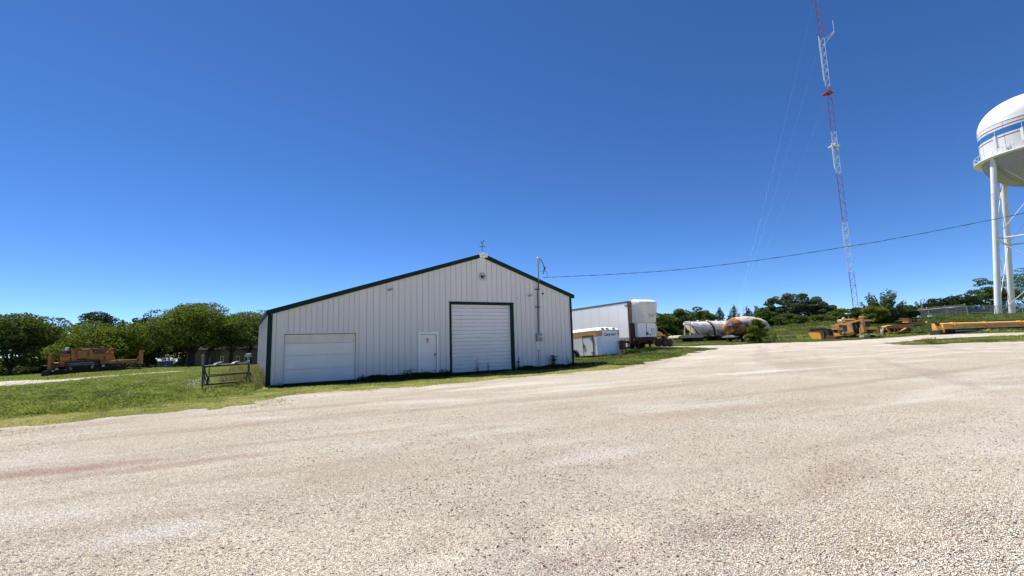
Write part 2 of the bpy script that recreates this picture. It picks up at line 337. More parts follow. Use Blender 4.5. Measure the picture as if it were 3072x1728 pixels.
def stonemat():
    m,nt,b=newmat('loose_stones'); rnd=N(nt,'ShaderNodeNewGeometry').outputs['Random Per Island']
    c=mixc(nt,ramp(nt,rnd,0,.8),(.58,.49,.38),(.90,.84,.73)); c=mixc(nt,ramp(nt,rnd,.86,.87),c,(.30,.19,.165)); c=mixc(nt,ramp(nt,rnd,.93,.94),c,(.13,.115,.11))
    nt.links.new(c,b.inputs['Base Color']); b.inputs['Roughness'].default_value=.9; return m
M['stone']=stonemat()

# ------------------------------------------------------------------ areas of the ground
def poly_sd(poly, x, y):
    """signed distance to a polygon, positive inside"""
    poly=np.asarray(poly,float); x=np.asarray(x,float); y=np.asarray(y,float)
    best=np.full(x.shape,1e9); ins=np.zeros(x.shape,bool); n=len(poly)
    for i in range(n):
        ax,ay=poly[i]; bx,by=poly[(i+1)%n]; dx,dy=bx-ax,by-ay
        t=np.clip(((x-ax)*dx+(y-ay)*dy)/(dx*dx+dy*dy+1e-9),0,1)
        best=np.minimum(best,np.hypot(x-ax-t*dx,y-ay-t*dy))
        cr=((ay>y)!=(by>y)); xi=ax+(y-ay)*dx/np.where(dy==0,1e-9,dy); ins^=cr&(x<xi)
    return np.where(ins,best,-best)
def vnoise(x,y,sc,seed):
    """smooth value noise, about -1..1"""
    x=x*sc; y=y*sc; xi=np.floor(x).astype(np.int64); yi=np.floor(y).astype(np.int64); fx=x-xi; fy=y-yi
    def hsh(a,b):
        h=(a*374761393+b*668265263+seed*974711)&0x7fffffff; h=((h^(h>>13))*1274126177)&0x7fffffff; return ((h^(h>>16))&0xffff)/32767.5-1
    u=fx*fx*(3-2*fx); v=fy*fy*(3-2*fy)
    return (hsh(xi,yi)*(1-u)+hsh(xi+1,yi)*u)*(1-v)+(hsh(xi,yi+1)*(1-u)+hsh(xi+1,yi+1)*u)*v
def px_poly(L): return [tuple(G(a,b)[:2]) for a,b in L]
lot = [(-75,-24),(-75,0)]+[(-26,7.6)]+px_poly([(0,1292),(160,1275),(310,1258),(470,1244),(621,1230),(760,1215),(905,1184),(1000,1178),(1091,1173),(1257,1160),(1462,1143),(1652,1125),(1740,1117),(1861,1109),(1939,1089),(2025,1071),(2085,1060),(2135,1053),(2150,1047),(2080,1045),(1965,1046),(1965,1041),(2080,1039),(2190,1036),(2270,1031),(2400,1028),(2583,1020),(2687,1013),(2786,1005.5),(2830,1004),(2940,1002),(3060,998)])
lot += [(80,58),(95,45),(95,-24)]
island = px_poly([(2660,1031),(2720,1025),(2784,1018),(2900,1013),(3072,1006),(3200,1000),(3200,1017),(3072,1024),(2940,1029),(2820,1034),(2730,1035)])
lane = [(-60,26.0)]+px_poly([(0,1163),(155,1151),(373,1131),(500,1121),(620,1113),(700,1108),(700,1105.5),(590,1110),(373,1124),(155,1140),(0,1145)])+[(-60,33.5)]
def lot_field(x,y):
    nz=.42*vnoise(x,y,.9,1)+.34*vnoise(x,y,2.3,2)+.30*vnoise(x,y,4.7,3)
    a=poly_sd(lot,x,y); b=-poly_sd(island,x,y)
    return np.minimum(a,b)+nz*np.clip(.35+np.hypot(x,y)/40,.4,1.2)
def lane_field(x,y):
    nz=.5*vnoise(x,y,.8,5)+.35*vnoise(x,y,2.1,6); r=np.hypot(x+40,y-30)
    return poly_sd(lane,x,y)+nz-.10+.25*vnoise(x,y,.2,9)-np.clip((x+35)/7,0,1.05)
def field_sheet(name, field, xs, ys, lift, mat, rut=0):
    X,Y=np.meshgrid(xs,ys); Fv=field(X,Y); V=[];Fc=[]; idx={}
    full=(Fv[:-1,:-1]>0)&(Fv[:-1,1:]>0)&(Fv[1:,1:]>0)&(Fv[1:,:-1]>0); none=(Fv[:-1,:-1]<=0)&(Fv[:-1,1:]<=0)&(Fv[1:,1:]<=0)&(Fv[1:,:-1]<=0)
    nx=len(xs); used={}
    def vid(k,co):
        if k not in used: used[k]=len(V); V.append(co)
        return used[k]
    def corner(i,j): return vid((i,j),(xs[j],ys[i]))
    def edge(a,b):
        k=(min(a,b),max(a,b)); fa,fb=Fv[a],Fv[b]; t=fa/(fa-fb); return vid(k,(xs[a[1]]+(xs[b[1]]-xs[a[1]])*t, ys[a[0]]+(ys[b[0]]-ys[a[0]])*t))
    for i,j in np.argwhere(~none):
        cs=[(i,j),(i,j+1),(i+1,j+1),(i+1,j)]
        if full[i,j]: Fc.append(tuple(corner(*c) for c in cs)); continue
        f=[]
        for q in range(4):
            a,b=cs[q],cs[(q+1)%4]
            if Fv[a]>0: f.append(corner(*a))
            if (Fv[a]>0)!=(Fv[b]>0): f.append(edge(a,b))
        if len(f)>=3: Fc.append(tuple(f))
    V=np.array(V); z=gz(V[:,0],V[:,1])+lift
    if rut: z=z+rut*(vnoise(V[:,0],V[:,1],.55,11)+.6*vnoise(V[:,0],V[:,1],1.7,12))
    me=bpy.data.meshes.new(name); me.from_pydata(np.column_stack([V,z]).tolist(),[],Fc); me.materials.append(mat)
    me.polygons.foreach_set('use_smooth',[True]*len(me.polygons)); me.update()
    o=bpy.data.objects.new(name,me); COL.objects.link(o); return tag(o,kind='structure')
def axis(*segs):
    out=[]
    for a,b,s in segs: out.append(np.arange(a,b,s))
    return np.concatenate(out+[[segs[-1][1]]])
gx=axis((-1800,-200,200),(-200,-60,10),(-60,110,1.25),(110,260,10),(260,2000,200)); gy=axis((-600,-40,80),(-40,0,5),(0,120,1.25),(120,260,10),(260,2600,200))
GX,GY=np.meshgrid(gx,gy); GZ=gz(GX,GY)-.01
far=np.clip((np.hypot(GX-20,GY-60)-170)/400,0,1); GZ=GZ*(1-far)+(-2.0)*far
ground=gridmesh('ground',GX,GY,GZ,M['ground']); tag(ground,kind='structure')
field_sheet('gravel_lot',lot_field,axis((-75,-28,1),(-28,20,.2),(20,60,.3),(60,95,1)),axis((-24,4,1),(4,32,.2),(32,62,.3)),.03,M['gravel'],.012)
field_sheet('gravel_lane',lane_field,axis((-60,-10,.3)),axis((22,62,.3)),.02,M['lane'])

# ================================================================== the pole barn
barn = thing('pole_barn','grey steel-sided barn with dark green trim, two overhead doors and a lean-to','barn',(SX,SY,0),YAW)
U0,U1,UR,ZL,ZR,ZP = -8.29,7.91,1.94,3.03,4.17,6.33        # facade ends, ridge, wall heights at the left, right, peak
DEP=10.5
def ztop(u): return ZL+(ZP-ZL)*(u-U0)/(UR-U0) if u<UR else ZP+(ZR-ZP)*(u-UR)/(U1-UR)
def ribbed(mb, u0,u1, zb, zt, pitch, phase, v=0, depth=.016):
    """vertical ribbed sheet between u0 and u1; zb / zt are functions of u"""
    us=[(u0,0)]; k=math.ceil((u0-phase)/pitch)
    while phase+k*pitch<u1-.03:
        c=phase+k*pitch
        if c>u0+.03: us+= [(c-.034,0),(c-.030,.020),(c-.014,.020),(c-.010,-depth),(c+.014,-depth),(c+.020,0)]
        k+=1
    us.append((u1,0)); vs=[]; 
    for u,d in us: vs += [(u,v+d,zb(u)),(u,v+d,zt(u))]
    mb.add(vs,[(2*i,2*i+2,2*i+3,2*i+1) for i in range(len(us)-1)])
w=MB()
GL,GRt,GT=-7.705,-4.63,2.135; PL_,PR_,PT=-1.69,-.65,2.11; BL,BR,BT=-.014,3.848,3.66
for a,b,zb in [(U0,GL,-.1),(GL,GRt,GT),(GRt,-4.29,-.1)]: ribbed(w,a,b,lambda u,z=zb:z,ztop,.2286,-8.18)
for a,b,zb in [(-4.29,PL_,-.1),(PL_,PR_,PT),(PR_,BL,-.1),(BL,UR,BT),(UR,BR,BT),(BR,U1,-.1)]: ribbed(w,a,b,lambda u,z=zb:z,ztop,.3048,-.21)
w.build('front_wall',M['siding'],barn)
def sk(u,v): return u-.045*v
w=MB()
def side_strip(u,nrm,z1,name):
    mb=MB(); pts=[]; v=0.0
    while v<DEP:
        for dv,d in ((0,0),(.26,0),(.264,.02),(.28,.02),(.284,-.015),(.30,0)): pts.append((min(v+dv,DEP),d))
        v+=.3048
    vs=[]
    for v,d in pts: vs+=[(sk(u,v)+nrm*d,v,-.1),(sk(u,v)+nrm*d,v,z1)]
    mb.add(vs,[(2*i,2*i+2,2*i+3,2*i+1) for i in range(len(pts)-1)]); return mb.build(name,M['siding'],barn)
side_strip(U0,-1,ZL,'side_wall'); side_strip(U1,1,ZR,'side_wall')
b=MB(); b.prism([(sk(U0,DEP),-.1),(sk(U1,DEP),-.1),(sk(U1,DEP),ZR),(sk(UR,DEP),ZP),(sk(U0,DEP),ZL)],'y',DEP-.02,DEP); b.build('back_wall',M['siding'],barn)
# roof: two sheets with thickness
rf=MB(); OV=.12
rl=(-8.356,3.157); rp=(UR,6.40); rr=(8.08,4.256)
for a,c in ((rl,rp),(rp,rr)):
    vs=[]
    for v in (-OV,DEP+.2):
        for (u,z) in (a,c):
            vs+=[(sk(u,v),v,z-.02),(sk(u,v),v,z-.07)]
    rf.add(vs,[(0,2,6,4),(1,3,7,5),(0,1,3,2),(4,5,7,6),(0,1,5,4),(2,3,7,6)])
n=14
for a,c in ((rl,rp),(rp,rr)):                                # roof ribs running from ridge to eave
    for i in range(34):
        v=-OV+.05+i*.31
        rf.add([(sk(a[0],v),v,a[1]-.02),(sk(a[0],v)+0,v+.02,a[1]+.012),(sk(a[0],v),v+.04,a[1]-.02),(sk(c[0],v),v,c[1]-.02),(sk(c[0],v),v+.02,c[1]+.012),(sk(c[0],v),v+.04,c[1]-.02)],[(0,1,4,3),(1,2,5,4)])
rf.build('roof',M['roofm'],barn)
tr=MB()
for a,c in ((rl,(UR-.16,rp[1]+(rl[1]-rp[1])*.16/10.3)),((UR+.16,rp[1]-.058),rr)):
    vs=[]
    for v in (-OV-.012,-.004):
        for (u,z) in (a,c): vs+=[(u,v,z+.012),(u,v,z-.205)]
    tr.add(vs,[(0,2,6,4),(1,3,7,5),(0,1,3,2),(4,5,7,6),(0,1,5,4),(2,3,7,6)])
tr.build('rake_trim',M['green'],barn,.006)
for sgn,u,z in ((-1,rl[0],rl[1]),(1,rr[0],rr[1])):
    e=MB(); e.add([(sk(u,v)+du,v,z+dz) for v in (-OV-.016,DEP+.2) for du,dz in ((sgn*.02,.02),(sgn*.02,-.17),(-sgn*.06,-.17),(-sgn*.06,.0))],[(0,1,2,3),(4,5,6,7),(0,1,5,4),(1,2,6,5),(2,3,7,6),(3,0,4,7)])
    e.build('eave_trim',M['green'],barn)
def corner(u0,u1,zt):
    c=MB(); c.box(u0,u1,-.035,.10,-.1,zt); c.build('corner_trim',M['green'],barn,.004)
corner(U0-.02,U0+.165,ZL-.03); corner(U1-.11,U1+.03,ZR-.05)
k=MB(); k.box(U0+.2,GL-.1,-.028,.0,-.12,.06); k.box(GRt+.1,PL_-.1,-.028,0,-.12,.06); k.box(BR+.16,U1-.13,-.028,0,-.12,.05); k.build('base_trim',M['siding'],barn)
# ridge cap
k=MB(); k.prism([(1.735,6.175),(2.20,6.185),(2.20,6.375),(UR,6.46),(1.735,6.38)],'y',-.20,-.02); k.box(1.735,2.2,-.02,DEP,6.33,6.345)
cap=k.build('ridge_cap',M['white'],barn,.008)
k=MB(); k.box(1.82,2.12,-.204,-.20,6.235,6.335); k.build('name_plate',paint('faded_plate',(.66,.62,.60),.5),cap)
# garage door in the lean-to
gd=MB(); zs=[0,.585,1.183,1.714,2.115]
for i in range(4):
    z0,z1=zs[i]+.006,zs[i+1]-.006; gd.box(GL+.07,GRt-.06,.085,.12,z0,z1,1 if i==3 else 0)
    nc=5; W=(GRt-GL-.13)/nc
    for c in range(nc):
        a=GL+.07+c*W; rows=[(z0+.07,z1-.07)]
        for (p,q) in rows:
            for (s0,s1,t0,t1) in ((a+.07,a+W-.07,p,p+.022),(a+.07,a+W-.07,q-.022,q),(a+.07,a+.088,p+.022,q-.022),(a+W-.088,a+W-.07,p+.022,q-.022)): gd.box(s0,s1,.070,.085,t0,t1,1 if i==3 else 0)
g=gd.build('garage_door',[M['door'],M['doortop']],barn)
k=MB(); k.box(GL,GL+.055,-.02,.14,-.1,GT); k.box(GRt-.045,GRt,-.02,.14,-.1,GT); k.box(GL-.05,GRt+.06,-.03,.14,GT,GT+.045); k.build('frame',M['siding'],g)
k=MB(); k.box(GL+.07,GRt-.06,.07,.13,-.05,.0); k.build('bottom_seal',M['black'],g)
# person door
pd=MB(); pd.box(PL_+.098,PR_-.098,.045,.09,.02,PT-.10); d=pd.build('entry_door',M['door'],barn,.004)
k=MB(); k.box(PL_,PL_+.08,-.045,.1,-.05,PT); k.box(PR_-.08,PR_,-.045,.1,-.05,PT); k.box(PL_,PR_,-.047,.1,PT-.08,PT); k.box(PL_-.02,PR_+.02,-.05,-.02,PT,PT+.025); k.build('frame',M['white'],d,.006)
k=MB(); k.box(-.845,-.775,.01,.045,.83,1.0); k.box(-.84,-.78,.005,.045,1.002,1.06); k.build('keypad_lock',M['black'],d,.008)
k=MB(); k.box(-.838,-.782,.002,.010,.84,.94); k.tube([(-.81,.01,.89),(-.81,-.045,.89),(-.89,-.05,.885)],.011,8); k.build('handle',M['silver'],d)
k=MB(); k.box(-1.28,-1.11,.037,.045,1.585,1.83); sg=k.build('warning_sign',M['tan'],d)
k=MB(); k.box(-1.265,-1.125,.034,.037,1.62,1.80); k.build('panel',paint('sign_cream',(.72,.66,.54),.6),sg)
k=MB(); k.prism([(-1.245,1.79),(-1.20,1.80),(-1.14,1.745),(-1.155,1.70),(-1.20,1.715),(-1.235,1.75)],'y',.030,.034); k.box(-1.205,-1.175,.030,.034,1.665,1.715); k.box(-1.25,-1.14,.030,.034,1.635,1.643); k.box(-1.235,-1.155,.030,.034,1.650,1.656); k.build('camera_symbol',M['black'],sg)
# big overhead door
od=MB(); z=0.0; JL,JR=.100,3.66
prof=[(0,.178),(.013,.130),(.085,.130),(.090,.142),(.110,.142),(.115,.130),(.190,.130),(.2029,.178)]
NP=18; PH=3.58/NP
for i in range(NP):
    vs=[]; 
    for dz,v in prof: vs+=[(JL,v,i*PH+dz*PH/.2029),(JR,v,i*PH+dz*PH/.2029)]
    od.add(vs,[(2*q,2*q+1,2*q+3,2*q+2) for q in range(len(prof)-1)],1 if i>=NP-1 else 0)
o=od.build('overhead_door',[M['door'],M['doortop']],barn)
k=MB(); k.box(JL,JR,.10,.17,-.06,0); k.build('bottom_seal',M['black'],o)
k=MB(); k.box(JR-.045,JR,.095,.131,0,3.58); k.box(JL,JL+.03,.095,.131,0,3.58); k.box(JL,JR,.09,.13,3.50,3.525); k.build('weather_strip',M['white'],o)
k=MB(); k.box(BL,JL,-.03,.2,-.1,BT); k.box(JR,BR,-.03,.2,-.1,BT-.001); k.box(BL-.03,BR+.03,-.045,.2,BT,BT+.055); k.box(JL,JR,.02,.2,BT-.075,BT-.002); k.build('frame',M['green'],o,.006)
# emblem: ring with a letter W
e=MB(); e.lathe([(.203,-.034),(.211,-.034),(.211,-.022),(.203,-.022),(.203,-.034)],40,(1.945,0,5.13),'y'); em=None
em=e.build('round_emblem',M['black'],barn)
k=MB(); k.lathe([(.001,-.026),(.196,-.026),(.196,-.022)],40,(1.945,0,5.13),'y'); k.build('disc',paint('emblem_disc',(.72,.69,.64),.5),em)
W1=[(-.150,.075),(-.055,.070),(-.012,.028),(.0,.105),(.03,.085),(.065,.03),(.085,.075),(.155,.080),(.145,.05),(.06,-.125),(.02,-.125),(.005,-.085),(-.03,-.130),(-.075,-.120)]
k=MB(); k.prism([(1.945+a,5.13+b) for a,b in W1],'y',-.034,-.027); k.prism([(1.945+a,5.13+b) for a,b in [(.03,.055),(.06,.02),(.055,-.06),(.035,-.085),(.045,-.03)]],'y',-.037,-.034,1); k.build('letter',[M['black'],M['siding']],em)
# floodlights, conduit mast, meter
for u,z in ((-3.15,4.2),(4.88,4.12)):
    k=MB(); k.box(u-.04,u+.04,-.06,-.0,z-.04,z+.04); k.tube([(u,-.06,z),(u+.03,-.13,z+.02)],.012); k.obox((u+.07,-.17,z+.03),(.15,.09,.10),(.5,0,.3)); k.obox((u-.05,-.15,z-.01),(.08,.08,.07),(.6,0,-.3)); k.build('flood_light',M['galv'],barn,.006)
k=MB(); k.tube([(5.40,-.10,1.90),(5.46,-.10,4.2),(5.535,-.14,5.05)],.036,10); k.tube([(5.535,-.14,5.05),(5.54,-.14,6.33)],.036,10,1)
cd=k.build('conduit_mast',[M['conduit'],M['grey']],barn)
k=MB()
for z,u in ((4.52,5.46),(3.48,5.44)): k.box(u-.14,u+.14,-.145,-.0,z-.022,z+.022)
k.build('clamp',M['black'],cd)
k=MB(); k.lathe([(.001,6.45),(.05,6.44),(.075,6.40),(.075,6.33),(.055,6.30),(.001,6.30)],14,(5.55,-.14,0)); k.obox((5.60,-.14,6.37),(.10,.10,.10),(0,.5,0)); k.build('weather_head',M['galv'],cd)
k=MB(); k.tube([(5.57,-.14,6.36),(5.68,-.14,6.34),(5.80,-.14,6.22),(5.90,-.14,6.02),(5.95,-.14,5.80),(5.93,-.14,5.62),(5.88,-.14,5.50)],.022,8); k.tube([(5.57,-.14,6.34),(5.66,-.15,6.2),(5.67,-.15,5.95),(5.60,-.15,5.75)],.010,6)
k.tube([(5.57,-.14,5.62),(5.8,-.15,5.60),(6.05,-.15,5.60)],.008,6); k.tube([(6.02,-.14,5.70),(6.14,-.14,5.5),(6.17,-.14,5.38),(6.10,-.14,5.27),(6.0,-.14,5.245)],.011,6); k.tube([(5.88,-.14,5.66),(6.08,-.14,5.86)],.028,8); k.tube([(5.98,-.14,5.68),(6.0,-.14,5.92)],.02,8); k.obox((5.88,-.14,5.5),(.05,.05,.09),(0,.4,0)); k.build('service_wires',M['cable'],cd)
k=MB(); k.tube([(5.56,-.03,2.0),(5.60,-.03,4.2),(5.62,-.03,4.85)],.010,6); k.build('ground_wire',M['grey'],cd)
k=MB(); k.box(5.27,5.65,-.15,-.02,1.50,1.95); mb_=k.build('meter_box',M['grey'],barn,.012)
k=MB(); k.lathe([(.12,-.16),(.115,-.20),(.08,-.235),(.001,-.245)],20,(5.50,0,1.76),'y'); k.lathe([(.13,-.15),(.13,-.175),(.11,-.175)],20,(5.50,0,1.76),'y',1); k.build('glass_meter',[M['silver'],M['galv']],mb_)
k=MB(); k.tube([(5.40,-.05,.96),(5.39,-.05,-.05)],.012,6); k.obox((5.41,-.06,.97),(.06,.05,.06)); k.obox((5.40,-.05,.55),(.04,.04,.03)); k.build('ground_rod',M['conduit'],barn)
k=MB(); k.obox((5.86,-.04,4.29),(.09,.06,.09)); k.build('wall_cap',M['black'],barn)
# small marks: a screw plate on the lean-to
k=MB(); k.lathe([(.001,-.03),(.022,-.028),(.022,-.02)],8,(-5.55,0,3.05),'y'); k.build('vent_plug',M['white'],barn)
# weather vane
k=MB(); k.tube([(UR,-.1,6.42),(UR-.012,-.1,7.08)],.013,6); vn=k.build('weather_vane',M['conduit'],barn)
k=MB(); k.tube([(UR-.13,-.1,6.80),(UR+.13,-.1,6.80)],.009,6); k.tube([(UR,-.23,6.80),(UR,.03,6.80)],.009,6); k.lathe([(.001,6.76),(.03,6.79),(.03,6.81),(.001,6.84)],10,(UR,-.1,0))
for du,dv,l in ((-.15,0,'W'),(.15,0,'E'),(0,-.15,'S'),(0,.15,'N')):
    L={'W':[[(-.03,.045),(-.018,-.04),(0,.02),(.018,-.04),(.03,.045)]],'E':[[(.025,.045),(-.02,.045),(-.02,-.04),(.025,-.04)],[(-.02,0),(.02,0)]],'S':[[(.025,.04),(-.02,.04),(-.02,.0),(.025,.0),(.025,-.04),(-.025,-.04)]],'N':[[(-.02,-.04),(-.02,.04),(.02,-.04),(.02,.04)]]}[l]
    for s_ in L: k.tube([(UR+du+a,-.1+dv,6.80+b_) for a,b_ in s_],.009,5)
k.build('compass_arm',M['conduit'],vn)
cock=[(-.10,7.02),(-.12,7.09),(-.09,7.13),(-.065,7.10),(-.04,7.06),(.02,7.055),(.05,7.09),(.05,7.17),(.10,7.21),(.13,7.19),(.09,7.15),(.11,7.12),(.14,7.12),(.10,7.06),(.06,7.01),(.01,6.99),(-.05,6.99)]
k=MB(); k.prism([(UR+a,z) for a,z in cock],'y',-.106,-.094); k.prism([(UR-.16,6.955),(UR-.12,6.965),(UR+.12,6.968),(UR+.12,6.958)],'y',-.105,-.095); k.build('rooster',M['grey'],vn)

# ================================================================== overhead service cable
cb=[P(x,y,Y) for x,y,Y in [(1636,832.5,25.75),(1646,831.5,25.7),(1830,823,25.3),(2027,809.5,24.9),(2266,781.5,24.3),(2528,742,23.7),(2743,704.5,23.2),(3072,639,22.4),(3400,562,21.6)]]
pts=[]
for i in range(len(cb)-1):
    p0=cb[max(i-1,0)];p1=cb[i];p2=cb[i+1];p3=cb[min(i+2,len(cb)-1)]
    for t in np.linspace(0,1,8,endpoint=False): pts.append(.5*((2*p1)+(p2-p0)*t+(2*p0-5*p1+4*p2-p3)*t*t+(3*p1-p0-3*p2+p3)*t**3))
pts.append(cb[-1])
k=MB(); k.tube(pts,.008,6)
tw=[[],[]]
for i,p in enumerate(pts[::1]):
    for q in (0,1): tw[q].append(p+np.array([0,math.cos(i*1.9+q*3.14)*.014,math.sin(i*1.9+q*3.14)*.016-.006]))
for q in (0,1): k.tube(tw[q],.007,5)
tag(k.build('overhead_cable',M['cable']),'black twisted power cable sagging from the barn mast across the sky','power cable')

# ------------------------------------------------------------------ a local frame standing on the ground between two measured points
class Frame:
    def __init__(s, A, B):
        s.o=np.array([A[0],A[1],A[2]],float); d=np.array([B[0]-A[0],B[1]-A[1]]); s.L=float(np.hypot(*d)); s.ex=np.array([d[0]/s.L,d[1]/s.L,0]); s.ey=np.array([-s.ex[1],s.ex[0],0]); s.a=math.atan2(s.ex[1],s.ex[0])
    def uv(s,px,py,v=0.):
        """local (x,z) of a photo pixel on the upright plane y=v"""
        r=ray(px,py); q0=s.o+s.ey*v; t=(s.ey@(q0-CAM))/(s.ey@r); q=CAM+r*t; return float((q-s.o)@s.ex), float(q[2]-s.o[2])
class Z:
    """reads positions off an enlargement of the photo: origin and scale"""
    def __init__(s,fr,ox,oy,sc): s.f=fr; s.ox=ox; s.oy=oy; s.sc=sc
    def p(s,x,y,v=0.): return s.f.uv(s.ox+x/s.sc,s.oy+y/s.sc,v)
    def box(s,mb,x0,y0,x1,y1,v0,v1,mi=0):
        ym=(y0+y1)/2; xm=(x0+x1)/2; a=s.p(x0,ym,v0)[0]; b=s.p(x1,ym,v0)[0]; t=s.p(xm,y0,v0)[1]; q=s.p(xm,y1,v0)[1]; mb.box(a,b,v0,v1,q,t,mi); return mb
    def poly(s,mb,pts,v0,v1,mi=0): mb.prism([s.p(*q,v0) for q in pts],'y',v0,v1,mi); return mb
    def bar(s,mb,pts,r,v=0.,n=8,mi=0): mb.tube([(lambda q:(q[0],v,q[1]))(s.p(*p,v)) for p in pts],r,n,mi); return mb
def on_ground(x,y,dz=0): return (x,y,g1(x,y)+dz)

# ================================================================== steel tube frame left of the barn
A=P(604.5,1185,16.0); B=P(750,1166,19.0); A[2]=g1(A[0],A[1]); B[2]=g1(B[0],B[1]); fr=Frame(A,B); z=Z(fr,460,1040,7.576)
t=thing('equipment_frame','weathered grey steel tube frame standing in tall grass beside the barn','steel frame',A,fr.a)
def tb(name,pts,r,v=0,m='tubesteel',n=8):
    k=MB(); z.bar(k,pts,r,v,n); return k.build(name,M[m],t)
def sq(name,pts,r,v=0,m='tubesteel'):
    k=MB(); z.bar(k,pts,r,v,4); return k.build(name,M[m],t)
sq('post',[(1130,190),(1127,420)],.052,0,'tubelight'); sq('post',[(1127,420),(1104,1110)],.030); sq('post',[(1165,470),(1150,850)],.026,.05); sq('post',[(1280,255),(1272,460),(1262,850)],.022,.30)
sq('brace',[(1160,470),(1175,580),(1238,700),(1222,850)],.034,.06); sq('brace',[(1130,540),(1215,840)],.022,.02); tb('brace',[(1285,660),(1225,690)],.018,.2)
sq('rail',[(1115,868),(2185,775)],.036); sq('rail',[(1150,452),(2180,380)],.040,.02); sq('rail',[(1180,475),(1250,425),(2180,355)],.02,.30)
sq('rail',[(1283,640),(2140,580)],.020,.05); sq('rail',[(1290,674),(2140,604)],.020,.05)
sq('post',[(2170,180),(2168,400)],.05,.0,'tubelight'); sq('post',[(2170,390),(2182,930)],.034); sq('post',[(2155,390),(2150,790)],.022,.25); sq('brace',[(2140,590),(2072,785)],.024,.05); tb('brace',[(2195,560),(2230,690),(2190,800)],.024,.1)
k=MB(); z.poly(k,[(1420,418),(1450,375),(1580,345),(1590,358),(1465,390),(1440,425)],-.06,.06); k.build('bracket',M['tubelight'],t)
k=MB(); z.poly(k,[(1835,385),(1865,350),(1970,325),(1975,340),(1880,365),(1855,395)],-.06,.06); k.build('bracket',M['tubelight'],t)
k=MB(); z.poly(k,[(2140,160),(2235,150),(2230,175),(2205,180),(2245,235),(2225,240),(2190,195),(2185,225),(2140,225)],-.05,.05); k.build('bracket',M['galv'],t)
k=MB(); c=z.p(2123,327); k.lathe([(.001,-.05),(.055,-.045),(.07,-.02),(.07,.02),(.001,.03)],18,(c[0],-.05,c[1]),'y'); k.build('roller',M['silver'],t)
k=MB(); c=z.p(2215,755); k.lathe([(.001,-.04),(.045,-.03),(.05,.02),(.001,.03)],14,(c[0],-.05,c[1]),'y'); k.build('roller',M['galv'],t)

# ================================================================== white cargo trailer beside the barn
A=P(1801,1081,29.5); gA=g1(A[0],A[1]); A=np.array([A[0],A[1],gA]); zb_=P(1803,1071,29.5)[2]-gA; zt_=P(1798,992,29.5)[2]-gA
t=thing('cargo_trailer','small white enclosed cargo trailer with orange stripe, beside the barn corner','trailer',A,math.atan2(.70,.714),None,(0,0))
W,L=2.22,3.9                                   # local x runs along the front, local y along the side away from the camera
zb_=.30; H=zt_-zb_
t.rotation_euler=(-.045,0,math.atan2(.56,.83))
nose=.36
k=MB(); plan=[(0,nose*.45),(nose*.8,0),(W-nose*.8,0),(W,nose*.45),(W,L),(0,L)]
k.prism(plan,'z',zb_,zb_+H,0); body=k.build('body',M['trailerw'],t,.02)
k=MB(); e=.006
st=[(-e,nose*.45),(nose*.8,-e),(nose*.8+.14,-e)]
def band(k,pts,z0,z1,mi=0):
    v=[(p[0],p[1],zz) for p in pts for zz in (z0,z1)]; k.add(v,[(2*i,2*i+2,2*i+3,2*i+1) for i in range(len(pts)-1)],mi)
band(k,[(-e,L),(-e,nose*.45-e),(nose*.8,-e),(nose*.8+.10,-e)],zb_+H-.36,zb_+H-.02); band(k,[(W-nose*.8-.06,-e),(W-nose*.8,-e),(W+e,nose*.45),(W+e,L)],zb_+H-.36,zb_+H-.02); k.build('stripe',M['orange'],body)
k=MB()                                          # rounded roof with three fluted ribs at the nose
secs=[]
for y,dz in ((-.03,.05),(.1,.17),(.35,.24),(L*.5,.25),(L,.25)):
    secs.append([(.0,y+ .12*(y<.2),zb_+H-.03),(.0,y+.12*(y<.2),zb_+H+.08*min(1,dz*6)),(W*.12,y,zb_+H+dz),(W*.5,y-.06*(y<.2),zb_+H+dz*1.15),(W*.88,y,zb_+H+dz),(W+.03,y+.12*(y<.2),zb_+H+.08*min(1,dz*6)),(W+.03,y+.12*(y<.2),zb_+H-.03)])
k.loft(secs); k.build('roof',M['white'],t)
k=MB()
for x0 in (.30,.72,1.38): 
    k.obox((x0+.15,.06,zb_+H+.12),(.26,.22,.035),(-.62,0,0))
k.build('roof_vent',paint('dirty_roof_cap',(.42,.42,.40),.7,0,.2,6,.4,(.2,.2,.19),8),t)
k=MB(); k.box(-.03,-.004,.56,1.50,zb_+.02,zb_+H-.34); dd=k.build('door',M['trailerw'],body,.008)
k=MB()
for (a,b,c,d_) in ((.53,.56,zb_,zb_+H-.32),(1.50,1.53,zb_,zb_+H-.32)): k.box(-.04,-.004,a,b,c,d_)
k.box(-.04,-.004,.56,1.50,zb_-.0,zb_+.02); k.build('frame',M['black'],dd)
k=MB()
for zz in (zb_+.22,zb_+H-.50): k.box(-.055,-.03,.48,.76,zz,zz+.04)
k.build('hinge',M['black'],dd)
k=MB(); k.box(-.06,-.03,1.30,1.52,zb_+.66,zb_+.70); k.tube([(-.06,1.50,zb_+.55),(-.06,1.36,zb_+.80)],.02,6); k.tube([(-.06,1.40,zb_+.80),(-.06,1.50,zb_+.92)],.018,6); k.build('latch',M['black'],dd)
k=MB(); k.box(-.045,-.004,.50,1.56,zb_+H-.33,zb_+H-.26); k.build('drip_cap',M['dark'],dd)
k=MB(); k.box(-.012,-.002,.20,L,zb_-.02,zb_+.06); k.box(.05,W-.05,-.012,-.002,zb_-.02,zb_+.05); k.build('skirt_rail',M['galv'],body)
